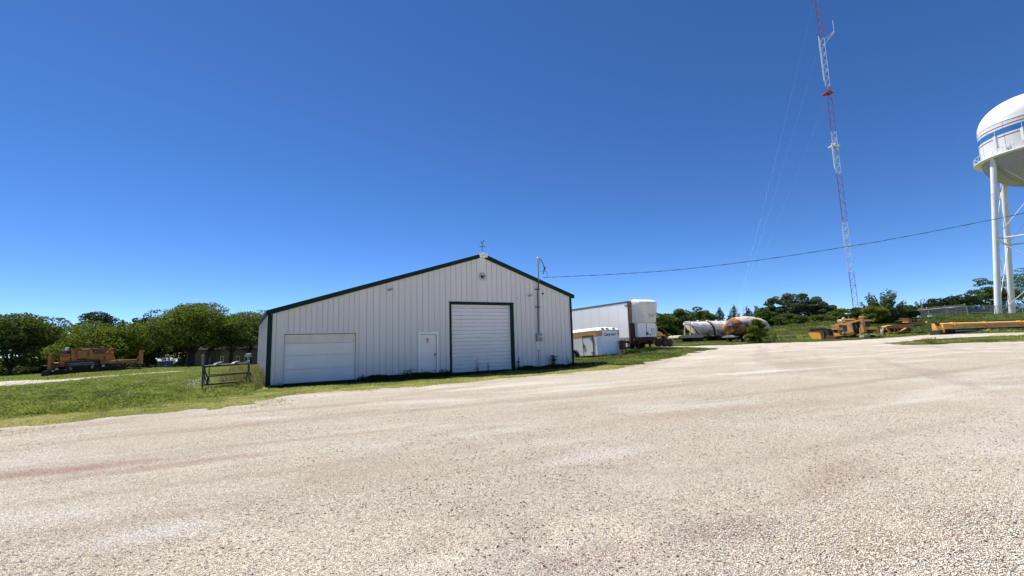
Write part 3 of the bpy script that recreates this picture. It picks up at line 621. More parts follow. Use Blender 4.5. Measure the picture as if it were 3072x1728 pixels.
# lettering on the nose
cu=bpy.data.curves.new('lettering','FONT'); cu.body='Carpenter'; cu.size=.27; cu.extrude=.002; cu.offset=.008; cu.align_x='LEFT'
to=bpy.data.objects.new('lettering_tmp',cu); COL.objects.link(to); bpy.context.view_layer.update()
me=bpy.data.meshes.new_from_object(to.evaluated_get(bpy.context.evaluated_depsgraph_get())); COL.objects.unlink(to); bpy.data.objects.remove(to)
xs=[v.co.x for v in me.vertices]; wid=max(xs)-min(xs)
for v in me.vertices: v.co=Vector((nose*.8+.30+(v.co.x-min(xs))*(1.14/wid),-.006-v.co.z,zb_+H-.34+v.co.y*1.05))
me.materials.clear(); me.materials.append(M['black']); lo=bpy.data.objects.new('lettering',me); COL.objects.link(lo); lo.parent=body
k=MB(); k.wheel((-.02,2.45,.36),.36,.22,'x',0,1); k.build('wheel',[M['rubber'],M['galv']],t); k=MB(); k.wheel((W+.02,2.45,.36),.36,.22,'x',0,1); k.build('wheel',[M['rubber'],M['galv']],t)
k=MB(); vs=[]
for q in np.linspace(0,math.pi,9): vs+=[(-.20,2.45-math.cos(q)*.46,.36+math.sin(q)*.44),(-.005,2.45-math.cos(q)*.46,.36+math.sin(q)*.44)]
k.add(vs,[(2*i,2*i+2,2*i+3,2*i+1) for i in range(8)]); k.build('fender',M['dark'],t)
k=MB(); k.tube([(.25,.1,.28),(W*.5,-1.15,.28)],.05,4); k.tube([(W-.25,.1,.28),(W*.5,-1.15,.28)],.05,4); k.box(.1,W-.1,.05,.15,.24,.32); k.obox((W*.5,-1.22,.3),(.12,.22,.1)); k.build('tongue',M['dark'],t)
k=MB(); k.tube([(W*.5,-1.0,.05),(W*.5,-1.0,.85)],.035,8); k.box(W*.5-.09,W*.5+.09,-1.09,-.91,-.02,.06); k.tube([(W*.5,-1.0,.8),(W*.5+.2,-1.0,.8)],.015,6); k.build('jack',M['dark'],t)
k=MB(); k.box(W-.34,W-.02,-.34,-.06,zb_+.30,zb_+.36); k.box(W-.34,W-.02,-.34,-.06,zb_+.88,zb_+.93); k.box(W-.33,W-.03,-.33,-.07,zb_+.36,zb_+.88,1); k.tube([(W-.35,-.35,zb_+.30),(W-.35,-.35,zb_+.94)],.018,4); k.tube([(W-.01,-.35,zb_+.02),(W-.01,-.35,zb_+.94)],.022,4); k.build('battery_box',[M['dark'],M['rust']],t)
k=MB(); k.box(W*.62,W+.25,-.55,-.40,.30,.36); k.tube([(W*.66,-.48,-.05),(W*.66,-.48,.32)],.03,4); k.tube([(W+.2,-.48,-.05),(W+.2,-.48,.32)],.03,4); k.build('step',M['dark'],t)

# ================================================================== long white box trailer with a fibreglass nose
A=P(1892,1046,33.0); A[2]=g1(A[0],A[1]); B=P(1717,1046,40.4)
fr=Frame(A,(B[0],B[1],0)); sa=fr.a                                     # local x away along the side; local y to the left of it
t=thing('box_trailer','long white box trailer with rusty front frame and bulging fibreglass nose','trailer',A,sa)
zt=P(1888,903,33.0)[2]-A[2]; zb=P(1896,1012,33.0)[2]-A[2]; LT=12.8; WT=2.2   # the right side of the trailer is local y = -WT
k=MB(); k.box(0.10,LT,-WT,0,zb,zt-.12); body=k.build('body',M['trailerw'],t,.01)
k=MB(); k.box(0.02,LT,-WT-.02,.02,zt-.12,zt); k.build('roof',paint('trailer_roof_rail',(.10,.105,.115),.5,0,.2,2),t)
k=MB()
for i in range(1,10): k.box(i*1.25,i*1.25+.012,.0005,.004,zb+.05,zt-.13)
k.build('panel_seam',M['galv'],body)
k=MB(); k.box(.1,LT,-.03,.014,zb-.26,zb)
for i in range(18): k.box(.25+i*.32,.25+i*.32+.16,.0145,.018,zb-.16,zb-.11,1)
k.build('side_rail',[M['galv'],M['dark']],t)
k=MB(); k.box(.06,.40,.012,.02,zt-.38,zt-.26); k.build('marker_plate',M['grey'],body)
k=MB(); k.box(-.09,.05,-WT-.01,.012,zb-.45,zt-.10); k.build('front_frame',M['rustred'],t,.01)
k=MB(); k.box(-.13,-.10,-.26,.0,zb+1.05,zt-.1); k.build('corner_post',paint('rust_speckled_post',(.27,.17,.11),.8,0,.3,8,.4,(.10,.05,.03),14),t)
# the nose
ny,nz=22,18; z0=P(1905,967.5,32.4)[2]-A[2]; z1=zt+.10; vs=[]
for j in range(nz+1):
    tz=j/nz; 
    for i in range(ny+1):
        sx=i/ny; yy=-.22-(WT-.22+.03)*sx
        wl=.42-.30*min(1,tz/.75); edge=min(1,min(sx/wl,(1-sx)/.12)); edge=math.sin(edge*math.pi/2) if edge<1 else 1
        prof=(.50+.26*min(1,(tz/.7))) if tz<.80 else .76*math.sqrt(max(0,1-((tz-.80)/.20)**2*.98))
        vs.append((-.13-prof*edge-.02*edge, yy, z0+(z1-z0)*tz-(.05*(1-edge) if tz>.9 else 0)))
k=MB(); k.add(vs,[(j*(ny+1)+i,j*(ny+1)+i+1,(j+1)*(ny+1)+i+1,(j+1)*(ny+1)+i) for j in range(nz) for i in range(ny)],0,True)
k.box(-.13,-.10,-WT-.03,-.22,z0-.02,z1-.05); k.build('nose_fairing',M['nose'],t)
k=MB(); k.lathe([(.10,-.01),(.10,.02),(.075,.02),(.075,-.01),(.10,-.01)],16,(-.18,-.55,zt-.2),'x'); k.build('round_vent',M['conduit'],t)
# cabinet under the nose
k=MB(); k.box(-.42,-.10,-WT-.02,-.42,zb+.0,z0-.03); cb_=k.build('cabinet',M['trailerw'],t,.012)
ym=-.42-(WT-.4)*.47
k=MB(); k.box(-.428,-.42,ym-.02,ym+.02,zb+.02,z0-.05); k.build('door_gap',M['black'],cb_)
k=MB(); k.lathe([(.001,-.52),(.09,-.50),(.10,-.43),(.001,-.42)],14,(0,ym-.03,zb+.26),'x'); k.lathe([(.001,-.49),(.055,-.47),(.06,-.43),(.001,-.42)],12,(0,ym-.30,zb+.15),'x'); k.build('latch',M['black'],cb_)
k=MB(); k.tube([(-.44,-1.75,zb+.62),(-.44,-2.0,zb+.62),(-.44,-2.0,zb+.20),(-.44,-1.8,zb+.20),(-.44,-1.75,zb+.62)],.014,4); k.build('bracket',M['black'],cb_)
k=MB(); k.box(-.425,-.42,-2.30,-2.12,zb+.98,zb+1.12); k.box(-.425,-.42,-2.28,-2.14,zb+.68,zb+.82,1); k.box(-.425,-.42,-2.33,-2.14,zb+.34,zb+.62,2); k.box(-.425,-.42,-2.33,-2.14,zb+.08,zb+.16,1); k.build('sticker',[paint('sticker_red',(.42,.12,.08),.5),M['tan'],paint('sticker_blue',(.55,.60,.72),.5)],cb_)
k=MB(); k.box(-.5,LT,-.55,-.38,zb-.55,zb-.28); k.box(-.5,LT,-WT+.38,-WT+.55,zb-.55,zb-.28)
for i in range(8): k.box(.3+i*1.5,.42+i*1.5,-WT+.05,-.05,zb-.30,zb-.2601)
k.box(-.5,-.3,-WT+.02,-.02,zb-.26,zb-.06); k.build('chassis',paint('dark_red_chassis',(.07,.022,.016),.8,0,.3,3),t)
for x in (1.15,2.35):
    for y in (-.30,-WT+.30):
        k=MB(); k.wheel((x,y,.50),.50,.28,'y',0,1); k.build('wheel',[M['rubber'],M['dark']],t)
k=MB(); k.box(.35,.75,-.25,.0,zb-.72,zb-.42); k.build('tool_box',M['cream'],t)
k=MB(); k.box(-.30,-.18,-.6,-.48,-.1,zb-.4); k.build('support_leg',M['rustred'],t); k=MB(); k.box(-.30,-.18,-WT+.48,-WT+.6,-.1,zb-.4); k.build('support_leg',M['rustred'],t)

# ================================================================== yellow conveyor unit behind the box trailer
A=P(1962,1046,38.0); A[2]=g1(A[0],A[1]); B=P(2030,1042,39.0); fr=Frame(A,B); z=Z(fr,1840,880,8.05)
t=thing('yellow_winch_unit','faded yellow machine with a sloping deck and long rod, behind the box trailer','machine',A,fr.a)
k=MB(); z.poly(k,[(1000,830),(1060,790),(1075,1030),(1030,1045),(1010,1000)],0,1.6); k.build('body',M['yellow'],t,.01)
k=MB(); z.poly(k,[(1075,920),(1140,930),(1215,1000),(1100,1005)],.1,1.5); k.build('hood',M['yellow'],t)
k=MB(); z.box(k,1030,1005,1250,1030,0,1.6); z.box(k,1030,1050,1140,1095,.1,1.5); k.build('deck',M['yellow'],t)
k=MB(); z.bar(k,[(1040,805),(1120,815),(1290,945),(1440,1030)],.035,.5); k.build('rod',M['rust'],t)
k=MB(); z.box(k,960,1085,1300,1130,.2,1.4); z.poly(k,[(1230,1000),(1290,1150),(1265,1160),(1205,1010)],.3,.6); k.build('frame',M['rustred'],t)
for xx in (1130,1290,1400):
    c=z.p(xx,1190); k=MB(); k.wheel((c[0],.25,max(c[1],.34)),.36,.22,'y',0,1); k.build('wheel',[M['rubber'],M['rustred']],t)

# ================================================================== white hopper tank trailer
A=P(2036,1024,56.0); A[2]=g1(A[0],A[1]); B=P(2185,1024,57.5); fr=Frame(A,B); z=Z(fr,1960,840,5.6)
t=thing('hopper_tank_trailer','stained white hopper tank trailer with a bare front deck, before the trees','tank trailer',A,fr.a)
yt=z.p(800,690)[1]; yb=z.p(800,945)[1]; xa=z.p(620,800)[0]; xb=z.p(830,800)[0]; xe=z.p(1330,800)[0]; R_=1.15
def sec(x,zb_,half,ztop):
    pts=[]; zc=ztop-half*.95
    for q in np.linspace(math.pi,0,11): pts.append((x,1.2-math.cos(q)*-half if False else 1.2+half*math.cos(q),zc+half*.95*math.sin(q)))
    wb=max(.08,half*.38); pts += [(x,1.2+half*.92,zc-.25*(zc-zb_)),(x,1.2+wb,zb_),(x,1.2-wb,zb_),(x,1.2-half*.92,zc-.25*(zc-zb_))]
    return pts
k=MB(); secs=[sec(xa,yt-.38,.34,yt-.02),sec(xa+(xb-xa)*.5,yb+(yt-yb)*.42,R_*.82,yt),sec(xb,yb+.12,R_,yt)]
nx=4; Lr=xe-xb
for i in range(1,nx*2+1):
    x=xb+Lr*i/(nx*2); secs.append(sec(x,yb+(.02 if i%2 else .55),R_,yt))
secs.append(sec(xe+.5,yb+.7,R_*.8,yt-.1)); k.loft(secs,0,False); k.build('tank',M['tankw'],t)
k=MB(); k.box(xa+.2,xe,1.05,1.35,yt-.02,yt+.07)
for i in range(5): k.lathe([(.26,yt),(.26,yt+.12),(.001,yt+.15)],14,(xb+.3+i*1.4,1.2,0))
k.build('top_walkway',M['galv'],t)
k=MB()
for dx in (0,.10,.30): 
    x=z.p(1010,800)[0]+dx; r=.06 if dx!=.10 else .045
    pts=[(x-.55+.62*(1-math.cos(q*.5)),1.2+(R_+.05)*math.cos(q),yt-R_*.95+(R_*.95+.06)*math.sin(q)) for q in np.linspace(.6*math.pi,1.0*math.pi,8)]; pts+=[(x+.12,1.2-(R_+.05),yb+.1)]
    k.tube(pts,r,8,0 if dx!=.30 else 1)
k.build('hose',[M['dark'],M['tankw']],t)
k=MB()
for xx in (527,620): z.bar(k,[(xx,705),(xx,925)],.07,.15,4); z.bar(k,[(xx,705),(xx,925)],.07,2.2,4)
z.bar(k,[(527,712),(622,700)],.08,.15,4); z.bar(k,[(527,712),(622,700)],.08,2.2,4); k.box(z.p(527,700)[0],xa+.2,.10,.40,yt-.35,yt-.28); k.build('front_post',M['tankw'],t)
k=MB(); z.bar(k,[(640,770),(780,915)],.05,.2,6); z.bar(k,[(560,750),(700,915)],.05,2.1,6); z.bar(k,[(670,790),(740,900)],.045,.1,6); k.build('brace',M['dark'],t)
k=MB(); z.poly(k,[(420,945),(480,930),(820,920),(850,945),(820,965),(420,975)],.0,2.4); k.build('front_deck',M['cream'],t)
k=MB(); z.box(k,440,960,1500,985,.5,1.9); z.box(k,860,935,1350,955,.3,2.1); k.build('chassis',M['dark'],t)
for xx in (715,800,1130,1230):
    c=z.p(xx,1010)
    for y in (.2,2.2):
        k=MB(); k.wheel((c[0],y,.48),.48,.28,'y',0,1); k.build('wheel',[M['rubber'],M['dark']],t)

# ================================================================== rusty drum tank
A=P(2189,1030,52.5); A[2]=g1(A[0],A[1]); B=P(2303,1026,59.5); fr=Frame(A,B); fr.L-=.9
t=thing('rusty_tank_trailer','rust-streaked cream bulk tank with domed ends, half hidden by a bush','tank trailer',A,fr.a)
m,nt,b=newmat('rust_eaten_paint'); cc=N(nt,'ShaderNodeTexCoord').outputs['Object']
sx=N(nt,'ShaderNodeSeparateXYZ'); nt.links.new(cc,sx.inputs[0])
def madd(a_,k_,b_):
    n_=N(nt,'ShaderNodeMath',operation='MULTIPLY_ADD'); nt.links.new(a_,n_.inputs[0]); n_.inputs[1].default_value=k_
    (nt.links.new(b_,n_.inputs[2]) if hasattr(b_,'is_output') else setattr(n_.inputs[2],'default_value',b_)); return n_.outputs[0]
# rust gathers low down and towards the older, nearer end
amt=madd(sx.outputs[0],-.030,madd(sx.outputs[2],-.14,noise(nt,cc,.75,5,.55,1,1,1.2)))
c=mixc(nt,ramp(nt,amt,.02,.14),(.64,.55,.42),(.32,.13,.04)); c=mixc(nt,ramp(nt,amt,.12,.26),c,(.13,.042,.018)); c=mixc(nt,ramp(nt,noise(nt,cc,1.6,6,.6,.5,1,1.6),.55,.66),c,(.36,.25,.15))
nt.links.new(c,b.inputs['Base Color']); b.inputs['Roughness'].default_value=.8; M['ruststain']=m
cz=1.95; Lr=fr.L
prof=[(.001,-.12),(.30,-.10),(.58,.0),(.72,.16),(.75,.30),(.76,.78),(.92,.84),(1.12,1.5),(1.33,2.9),(1.36,4.2),(1.36,Lr*.62),(1.28,Lr*.70),(1.12,Lr*.86),(1.0,Lr*.94),(.72,Lr*1.03),(.35,Lr*1.07),(.001,Lr*1.08)]
k=MB(); k.lathe([(r,x) for r,x in prof],36,(0,0,cz),'x'); k.build('tank',M['ruststain'],t)
k=MB()
for x,r in ((4.2,1.40),(4.55,1.40),(4.9,1.40),(Lr*.8,1.24)): k.lathe([(r-.06,x-.035),(r,x-.035),(r,x+.035),(r-.06,x+.035)],36,(0,0,cz),'x')
k.build('hoop',M['cream'],t)
k=MB(); k.tube([(.9,0,cz+.90),(2.9,0,cz+1.40),(3.3,0,cz+1.42)],.04,6); k.tube([(.9,-.25,cz+.88),(3.0,-.25,cz+1.36)],.03,6); k.build('top_rail',M['rust'],t)
k=MB(); k.obox((-.06,-.32,cz+.42),(.28,.44,.5),(0,.15,0)); k.tube([(-.1,-.3,cz+.6),(-.12,-.28,cz+1.0)],.04,6); k.build('vent_box',M['grey'],t)
k=MB(); k.prism([(-.75,.74),(-.74,.86),(-.2,1.0),(.2,1.0),(.74,.86),(.75,.74)],'x',-.3,.9); k.build('front_saddle',M['cream'],t)
k=MB(); k.box(.2,Lr+1.3,-.7,-.5,.62,.84); k.box(.2,Lr+1.3,.5,.7,.62,.84); k.box(Lr+.2,Lr+1.9,-.8,.8,.84,.96); k.box(1.0,1.4,-.6,.6,.5,1.0); k.box(Lr*.7,Lr*.75,-.7,.7,.5,1.3); k.build('chassis',M['dark'],t)
for x in (Lr*.78,Lr*.78+1.15,1.9):
    for y in (-.85,.85):
        k=MB(); k.wheel((x,y,.48),.48,.3,'y',0,1); k.build('wheel',[M['rubber'],M['dark']],t)
for y in (-.55,.55):
    k=MB(); k.tube([(.55,y,.7),(.95,y-.15,.02)],.06,6); k.tube([(.55,y,.7),(.15,y-.1,.25)],.04,6); k.build('support_leg',M['galv'],t)

# ================================================================== ochre slipform machine and its bucket
A=P(2494,1017,51.5); A[2]=g1(A[0],A[1]); B=P(2612,1012,47.4); fr=Frame(A,B); z=Z(fr,2410,930,11.2)
t=thing('curb_machine','dusty brown crawler machine with a tall square post and open cab','machine',A,fr.a)
D=2.0
k=MB(); z.poly(k,[(1080,470),(1560,415),(1620,560),(1665,745),(1180,760),(1170,600),(1080,590)],0,D); z.box(k,930,585,1320,665,.0,D); z.box(k,920,500,1050,560,.1,1.2); z.box(k,1060,480,1180,590,.3,D); z.box(k,1130,660,1190,730,.2,.6); z.box(k,990,660,1010,780,.1,.3); k.build('body',M['ochre'],t,.01)
k=MB(); z.box(k,1190,500,1300,560,-.03,.1); z.box(k,1325,505,1450,700,-.03,.1); z.box(k,1190,668,1310,715,-.03,.1); z.box(k,930,665,1130,745,.4,1.6); k.build('engine_bay',M['dark'],t)
k=MB(); z.poly(k,[(1330,540),(1380,520),(1430,690),(1400,700),(1370,560),(1345,700),(1325,690)],.2,.5); z.poly(k,[(1290,790),(1400,670),(1420,690),(1330,810)],.0,.15); z.bar(k,[(1310,520),(1310,700)],.06,.1); z.bar(k,[(1120,500),(1290,570)],.05,.1); k.build('linkage',M['cream'],t)
k=MB(); z.poly(k,[(1545,400),(1740,340),(1880,345),(1885,365),(1600,445)],-.1,D+.1); k.build('cab_roof',M['ochre'],t)
k=MB(); z.poly(k,[(1640,470),(1880,380),(1905,580),(1870,760),(1700,800)],.3,D-.1); k.build('cab_interior',M['dark'],t)
k=MB(); z.bar(k,[(1620,450),(1690,760)],.06,.05,4); z.bar(k,[(1760,470),(1800,620)],.05,.15,6); k.build('cab_post',M['ochre'],t)
k=MB(); z.poly(k,[(1860,250),(1945,225),(1990,560),(1910,570)],.0,.45); z.poly(k,[(1845,235),(1880,210),(1990,215),(1990,250),(1865,265)],-.05,.5); z.poly(k,[(1915,570),(2010,560),(2045,750),(1945,770)],-.05,.5); z.poly(k,[(1870,600),(1900,590),(1935,810),(1890,820)],.05,.4); k.build('leg_post',M['ochre'],t,.01)
k=MB(); z.poly(k,[(1880,850),(2020,840),(2040,870),(2025,920),(1870,920)],-.2,.8); k.build('crawler_track',M['cream'],t)
k=MB(); z.poly(k,[(2045,570),(2220,560),(2230,660),(2060,670)],.3,1.5); k.build('tank',M['yellow'],t,.01)
k=MB(); z.box(k,2070,670,2225,720,.4,1.4); z.box(k,2120,720,2200,790,.5,1.2); z.box(k,1000,860,2050,930,.2,1.8); k.build('undercarriage',M['dark'],t)
k=MB(); z.poly(k,[(1020,760),(1150,780),(1420,840),(1560,770),(1700,765),(1715,790),(1560,860),(1300,870),(1030,850)],.1,1.0); k.build('side_frame',M['yellow'],t)
k=MB(); a=z.p(1030,380); b_=z.p(1195,375); k.lathe([(.001,a[0]),(.19,a[0]),(.19,b_[0]),(.001,b_[0])],16,(0,.7,a[1]),'x'); c=z.p(1165,300); k.lathe([(.001,c[1]-.16),(.16,c[1]-.1),(.17,c[1]+.05),(.1,c[1]+.15),(.001,c[1]+.18)],14,(c[0],.9,0)); z.bar(k,[(1165,300),(1190,430)],.05,.9); z.bar(k,[(1240,390),(1250,440)],.13,.8); k.build('air_cleaner',M['cream'],t)
k=MB(); z.poly(k,[(1330,320),(1430,300),(1500,320),(1490,335),(1340,335)],.4,1.6); z.box(k,1350,335,1410,400,.5,1.5); z.box(k,1420,360,1540,400,.5,1.4); k.build('console',M['ochre'],t)
A2=P(2434,1020,50.5); A2[2]=g1(A2[0],A2[1]); B2=P(2470,1020,49.17); fr=Frame(A2,B2); z=Z(fr,2410,930,11.2)
t=thing('orange_bucket','chipped orange steel bucket with a rusty auger, left of the brown machine','bucket',A2,fr.a)
k=MB(); z.poly(k,[(150,750),(560,760),(610,985),(400,1000),(290,960)],0,.06); z.poly(k,[(560,760),(680,740),(700,960),(610,985)],.02,1.3,1); z.poly(k,[(130,725),(640,690),(660,715),(560,762),(150,750)],0,1.4,1); k.build('shell',[M['yellow'],M['rust']],t)
k=MB()
for i in range(14): x=230+i*38; z.bar(k,[(x,680-i*4),(x+10,615-i*2)],.035,.4,5); 
z.bar(k,[(180,690),(740,640)],.09,.5); k.build('auger',M['dark'],t)
k=MB(); z.poly(k,[(680,670),(790,640),(880,860),(760,880)],.2,.9); z.poly(k,[(700,850),(1090,890),(1080,960),(760,990),(680,950)],.1,.9,1); k.build('arm',[M['dark'],M['rust']],t)

# ================================================================== brown hopper with V drawbar, spreader behind, orange conveyor
A=P(2651,1006,51.0); A[2]=g1(A[0],A[1]); B=P(2731,1001,50.3); fr=Frame(A,B); z=Z(fr,2630,930,11.2)
t=thing('gravel_hopper','low brown steel hopper with a yellow V-shaped drawbar','hopper',A,fr.a)
k=MB(); z.poly(k,[(250,580),(1130,560),(1150,590),(1140,610),(260,620)],-.03,.10); z.poly(k,[(330,540),(560,500),(1230,470),(1250,520),(1100,560),(320,575)],.6,1.8); z.poly(k,[(320,610),(1010,610),(1000,740),(480,740)],.10,.2,1); z.poly(k,[(1010,590),(1140,580),(1180,800),(1120,840),(1060,740)],.1,2.2,1); z.poly(k,[(250,600),(330,620),(390,740),(270,790)],.1,2.2,1); k.build('box',[M['ochre'],M['rustred']],t)
k=MB(); z.bar(k,[(320,640),(560,810)],.085,-.1,4); z.bar(k,[(985,620),(600,800)],.085,-.1,4); z.bar(k,[(500,740),(1000,730)],.05,-.02,4); z.bar(k,[(585,830),(590,740)],.09,-.15,4); k.build('drawbar',M['yellow'],t)
k=MB(); z.bar(k,[(595,640),(605,740)],.035,-.02,4); z.bar(k,[(705,620),(718,720)],.035,-.02,4); k.build('strut',M['cream'],t)
k=MB(); z.bar(k,[(575,820),(580,905)],.06,-.1,6); z.bar(k,[(600,830),(610,900)],.03,-.1,6); k.build('jack',M['dark'],t)
k=MB(); z.bar(k,[(150,800),(140,640),(190,640)],.035,.1,6); z.bar(k,[(215,570),(225,690)],.05,.2,6); z.poly(k,[(170,700),(240,640),(250,800),(210,830)],.1,.25); k.build('lever',M['cream'],t)
for x in (1.0,): pass
A=P(2722,1000,56.0); A[2]=g1(A[0],A[1]); B=P(2786,995,57.0); fr=Frame(A,B); z=Z(fr,2630,930,11.2)
t=thing('rusty_spreader','rust-brown implement with a boxy control stand, behind the low hopper','implement',A,fr.a)
k=MB(); z.poly(k,[(930,430),(1240,420),(1650,410),(1690,440),(1650,480),(1320,520),(1250,540),(1240,470)],0,1.6); k.build('deck',M['ochre'],t)
k=MB(); z.poly(k,[(1250,540),(1640,480),(1690,590),(1600,720),(1480,700),(1350,600)],.2,1.6); k.build('hopper_body',M['rustred'],t)
k=MB(); z.box(k,1060,280,1170,420,.2,.9); k.build('control_stand',M['ochre'],t)
k=MB(); z.poly(k,[(1060,265),(1470,270),(1470,285),(1060,292)],.1,1.2); z.bar(k,[(1180,300),(1240,390),(1330,340),(1400,400),(1440,300)],.06,.6); z.bar(k,[(1250,320),(1400,330)],.05,.9); k.build('guard',M['rust'],t)
k=MB(); z.poly(k,[(1640,440),(1730,430),(1720,600),(1680,590)],-.1,.3); z.bar(k,[(1685,430),(1690,385)],.12,.1); k.build('end_post',M['yellow'],t)
k=MB(); c=z.p(1540,680); k.wheel((c[0],.5,.42),.42,.3,'y',0,1); k.build('wheel',[M['rubber'],M['rustred']],t)
A=P(2818,1004,44.5); A[2]=g1(A[0],A[1]); B=P(3072,988,47.0); fr=Frame(A,B); z=Z(fr,2810,900,9.83)
t=thing('screed_beam','long orange-yellow screed beam with black hoses laid along its top','machine',A,fr.a)
XE=fr.L*1.25
def zz(px,py): return z.p(px,py)[1]
k=MB(); 
def beam(k,x0,x1,t0,t1,v0,v1,mi=0): k.box(x0,x1,v0,v1,t0,t1,mi)
x0=z.p(160,800)[0]; b0=zz(300,855); 
prof=[(-.05,b0),(-.05,b0+.22),(.02,b0+.235),(.02,b0+.31),(-.04,b0+.34),(.0,b0+.53),(.16,b0+.62),(.55,b0+.66),(.9,b0+.61),(.9,b0)]
k.prism(prof,'x',x0+.12,XE); k.build('beam',M['yellow'],t,.01)
k=MB()
for px in (490,550,1450,2480): x=z.p(px,760)[0]; k.box(x-.05,x+.05,-.09,.95,b0-.02,b0+.69)
k.prism([(-.1,b0-.35),(-.1,b0+.46),(.2,b0+.63),(.9,b0+.63),(.9,b0-.35)],'x',x0-.02,x0+.12); k.build('flange',M['yellow'],t)
k=MB()
for a_,b_ in ((560,740),(1380,1520),(2220,2420)): k.box(z.p(a_,690)[0],z.p(b_,690)[0],
        .3,.6,b0+.655,b0+.672)
k.build('pale_patch',M['cream'],t)
k=MB(); hp=[(60,700),(140,670),(600,660),(1050,655),(1150,620),(1350,605),(1420,625),(1560,630),(1800,615),(2300,605),(2576,580)]
for dv in (.35,.5,.62): k.tube([(z.p(a_,b_)[0],dv,max(z.p(a_,b_)[1]-.12,b0+.68)+.03*math.sin(i*1.7+dv*9)) for i,(a_,b_) in enumerate(hp)]+[(XE,dv,b0+.74)],.05,6)
k.tube([(z.p(60,690)[0],.3,b0+.64),(z.p(110,750)[0],.2,b0+.38),(z.p(150,700)[0],.3,b0+.72)],.09,6); k.build('hose',M['black'],t)
k=MB(); k.box(x0,XE,.1,.8,b0-.12,b0-.01); k.box(z.p(90,960)[0],x0+.2,.0,.9,.0,b0-.1); 
i=0
x=x0+.4
while x<XE: k.box(x,x+.12,.1,.8,.0,b0-.12); k.wheel((x+.4,.15,.16),.16,.12,'y'); x+=.95
k.build('roller_frame',M['dark'],t)
k=MB(); k.box(z.p(560,850)[0],z.p(1400,850)[0],-.02,.1,b0-.30,b0-.14); k.box(z.p(1480,840)[0],z.p(2480,820)[0],-.02,.1,b0-.28,b0-.14); k.build('screed_plate',M['grey'],t)

# pale boards lying by the bank
for (a_,b_,yy,lab) in ((2335,2368,1009,'long pale timber board propped on a block in the grass behind the gravel'),(2365,2388,1012,'short pale timber board lying right of the longer one')):
    p0=P(a_,yy,54); p1=P(b_,yy-1.2,55); gz0=max(g1(p0[0],p0[1]),g1(p1[0],p1[1])); k=MB(); d=np.hypot(p1[0]-p0[0],p1[1]-p0[1]); o=thing('timber_board',lab,'board',(p0[0],p0[1],gz0),math.atan2(p1[1]-p0[1],p1[0]-p0[0]),'boards on the grass')
    k.box(0,d,-.1,.25,.42,.50); k.build('plank',M['board'],o); k=MB(); k.box(d*.2,d*.2+.15,-.05,.2,0,.42); k.box(d*.75,d*.75+.15,-.05,.2,0,.42); k.build('block',M['board'],o)
# small post by the brown machine
p=P(2548,965,58); o=thing('bollard_light','thin grey post with a pale flat cap, behind the brown machine','post',on_ground(p[0],p[1]))
k=MB(); hh=P(2545,942,58)[2]-g1(p[0],p[1]); k.tube([(0,0,0),(0,0,hh)],.09,8); k.build('post',M['grey'],o); k=MB(); k.box(-.3,.22,-.2,.2,hh,hh+.12); k.build('cap',M['white'],o)

# ================================================================== orange slipform paver by the trees
A=P(141,1133,42.0); A[2]=g1(A[0],A[1]); B=P(424,1107,44.5); fr=Frame(A,B); z=Z(fr,120,1030,8.05)
t=thing('slipform_paver','long faded orange road paver on crawler tracks, parked before the left trees','paver',A,fr.a)
k=MB(); z.poly(k,[(765,175),(1265,160),(1275,385),(750,415)],0,2.2); hs_=k.build('engine_housing',M['paver'],t,.02)
k=MB(); z.poly(k,[(835,185),(908,182),(905,342),(832,346)],-.02,-.001); z.poly(k,[(1135,170),(1200,168),(1195,330),(1130,333)],-.02,-.001); k.build('louvre',M['paverred'],hs_)
k=MB(); z.poly(k,[(890,375),(1135,360),(1130,390),(885,400)],-.015,-.001); k.build('nameplate',M['dark'],hs_)
k=MB(); z.poly(k,[(825,132),(1545,112),(1545,150),(760,175),(765,160)],-.08,2.3); k.build('roof',M['paverred'],t,.015)
k=MB(); z.poly(k,[(1020,88),(1210,80),(1212,118),(1020,124)],.3,1.6); z.poly(k,[(1015,126),(1212,120),(1212,148),(1015,155)],-.10,-.07,1); k.build('roof_box',[M['paverred'],M['cream']],t)
k=MB(); z.poly(k,[(1285,165),(1515,150),(1520,250),(1280,262)],.1,2.0,1); z.poly(k,[(1270,265),(1520,250),(1525,385),(1270,390)],.0,2.1); k.build('rear_housing',[M['paver'],M['paverred']],t,.015)
k=MB(); z.poly(k,[(480,320),(725,310),(725,415),(475,425)],0,2.0); z.poly(k,[(490,275),(730,262),(730,305),(485,318)],-.05,2.0,1); z.poly(k,[(500,180),(640,170),(650,260),(500,270)],.3,1.6,1); k.build('front_housing',[M['paver'],M['paverred']],t,.015)
k=MB(); z.bar(k,[(632,200),(668,98)],.13,.6,12); k.build('exhaust',M['silver'],t)
k=MB(); z.poly(k,[(660,205),(740,185),(760,230),(740,255),(660,250)],.5,1.2); k.build('engine_block',M['dark'],t)
k=MB(); z.poly(k,[(470,430),(1530,385),(1525,490),(470,530)],.05,2.1); k.build('main_frame',M['paver'],t,.02)
k=MB(); z.poly(k,[(590,445),(1405,400),(1410,495),(1340,495),(1330,440),(690,475),(680,560),(595,560)],-.30,.04); k.build('conveyor_frame',M['dark'],t)
k=MB(); z.bar(k,[(680,490),(1310,455)],.07,-.25,4); z.bar(k,[(680,530),(1310,495)],.06,-.25,4); k.build('conveyor_rail',M['wood'],t)
def post(pts,cap):
    k=MB(); z.poly(k,pts,-.1,.35); z.poly(k,cap,-.15,.4); k.build('leg_post',M['paver'],t,.015)
post([(205,260),(272,255),(262,620),(170,630),(190,400)],[(205,245),(290,240),(290,265),(205,268)])
post([(2390,185),(2450,180),(2440,495),(2385,500)],[(2390,180),(2470,165),(2475,205),(2385,210)])
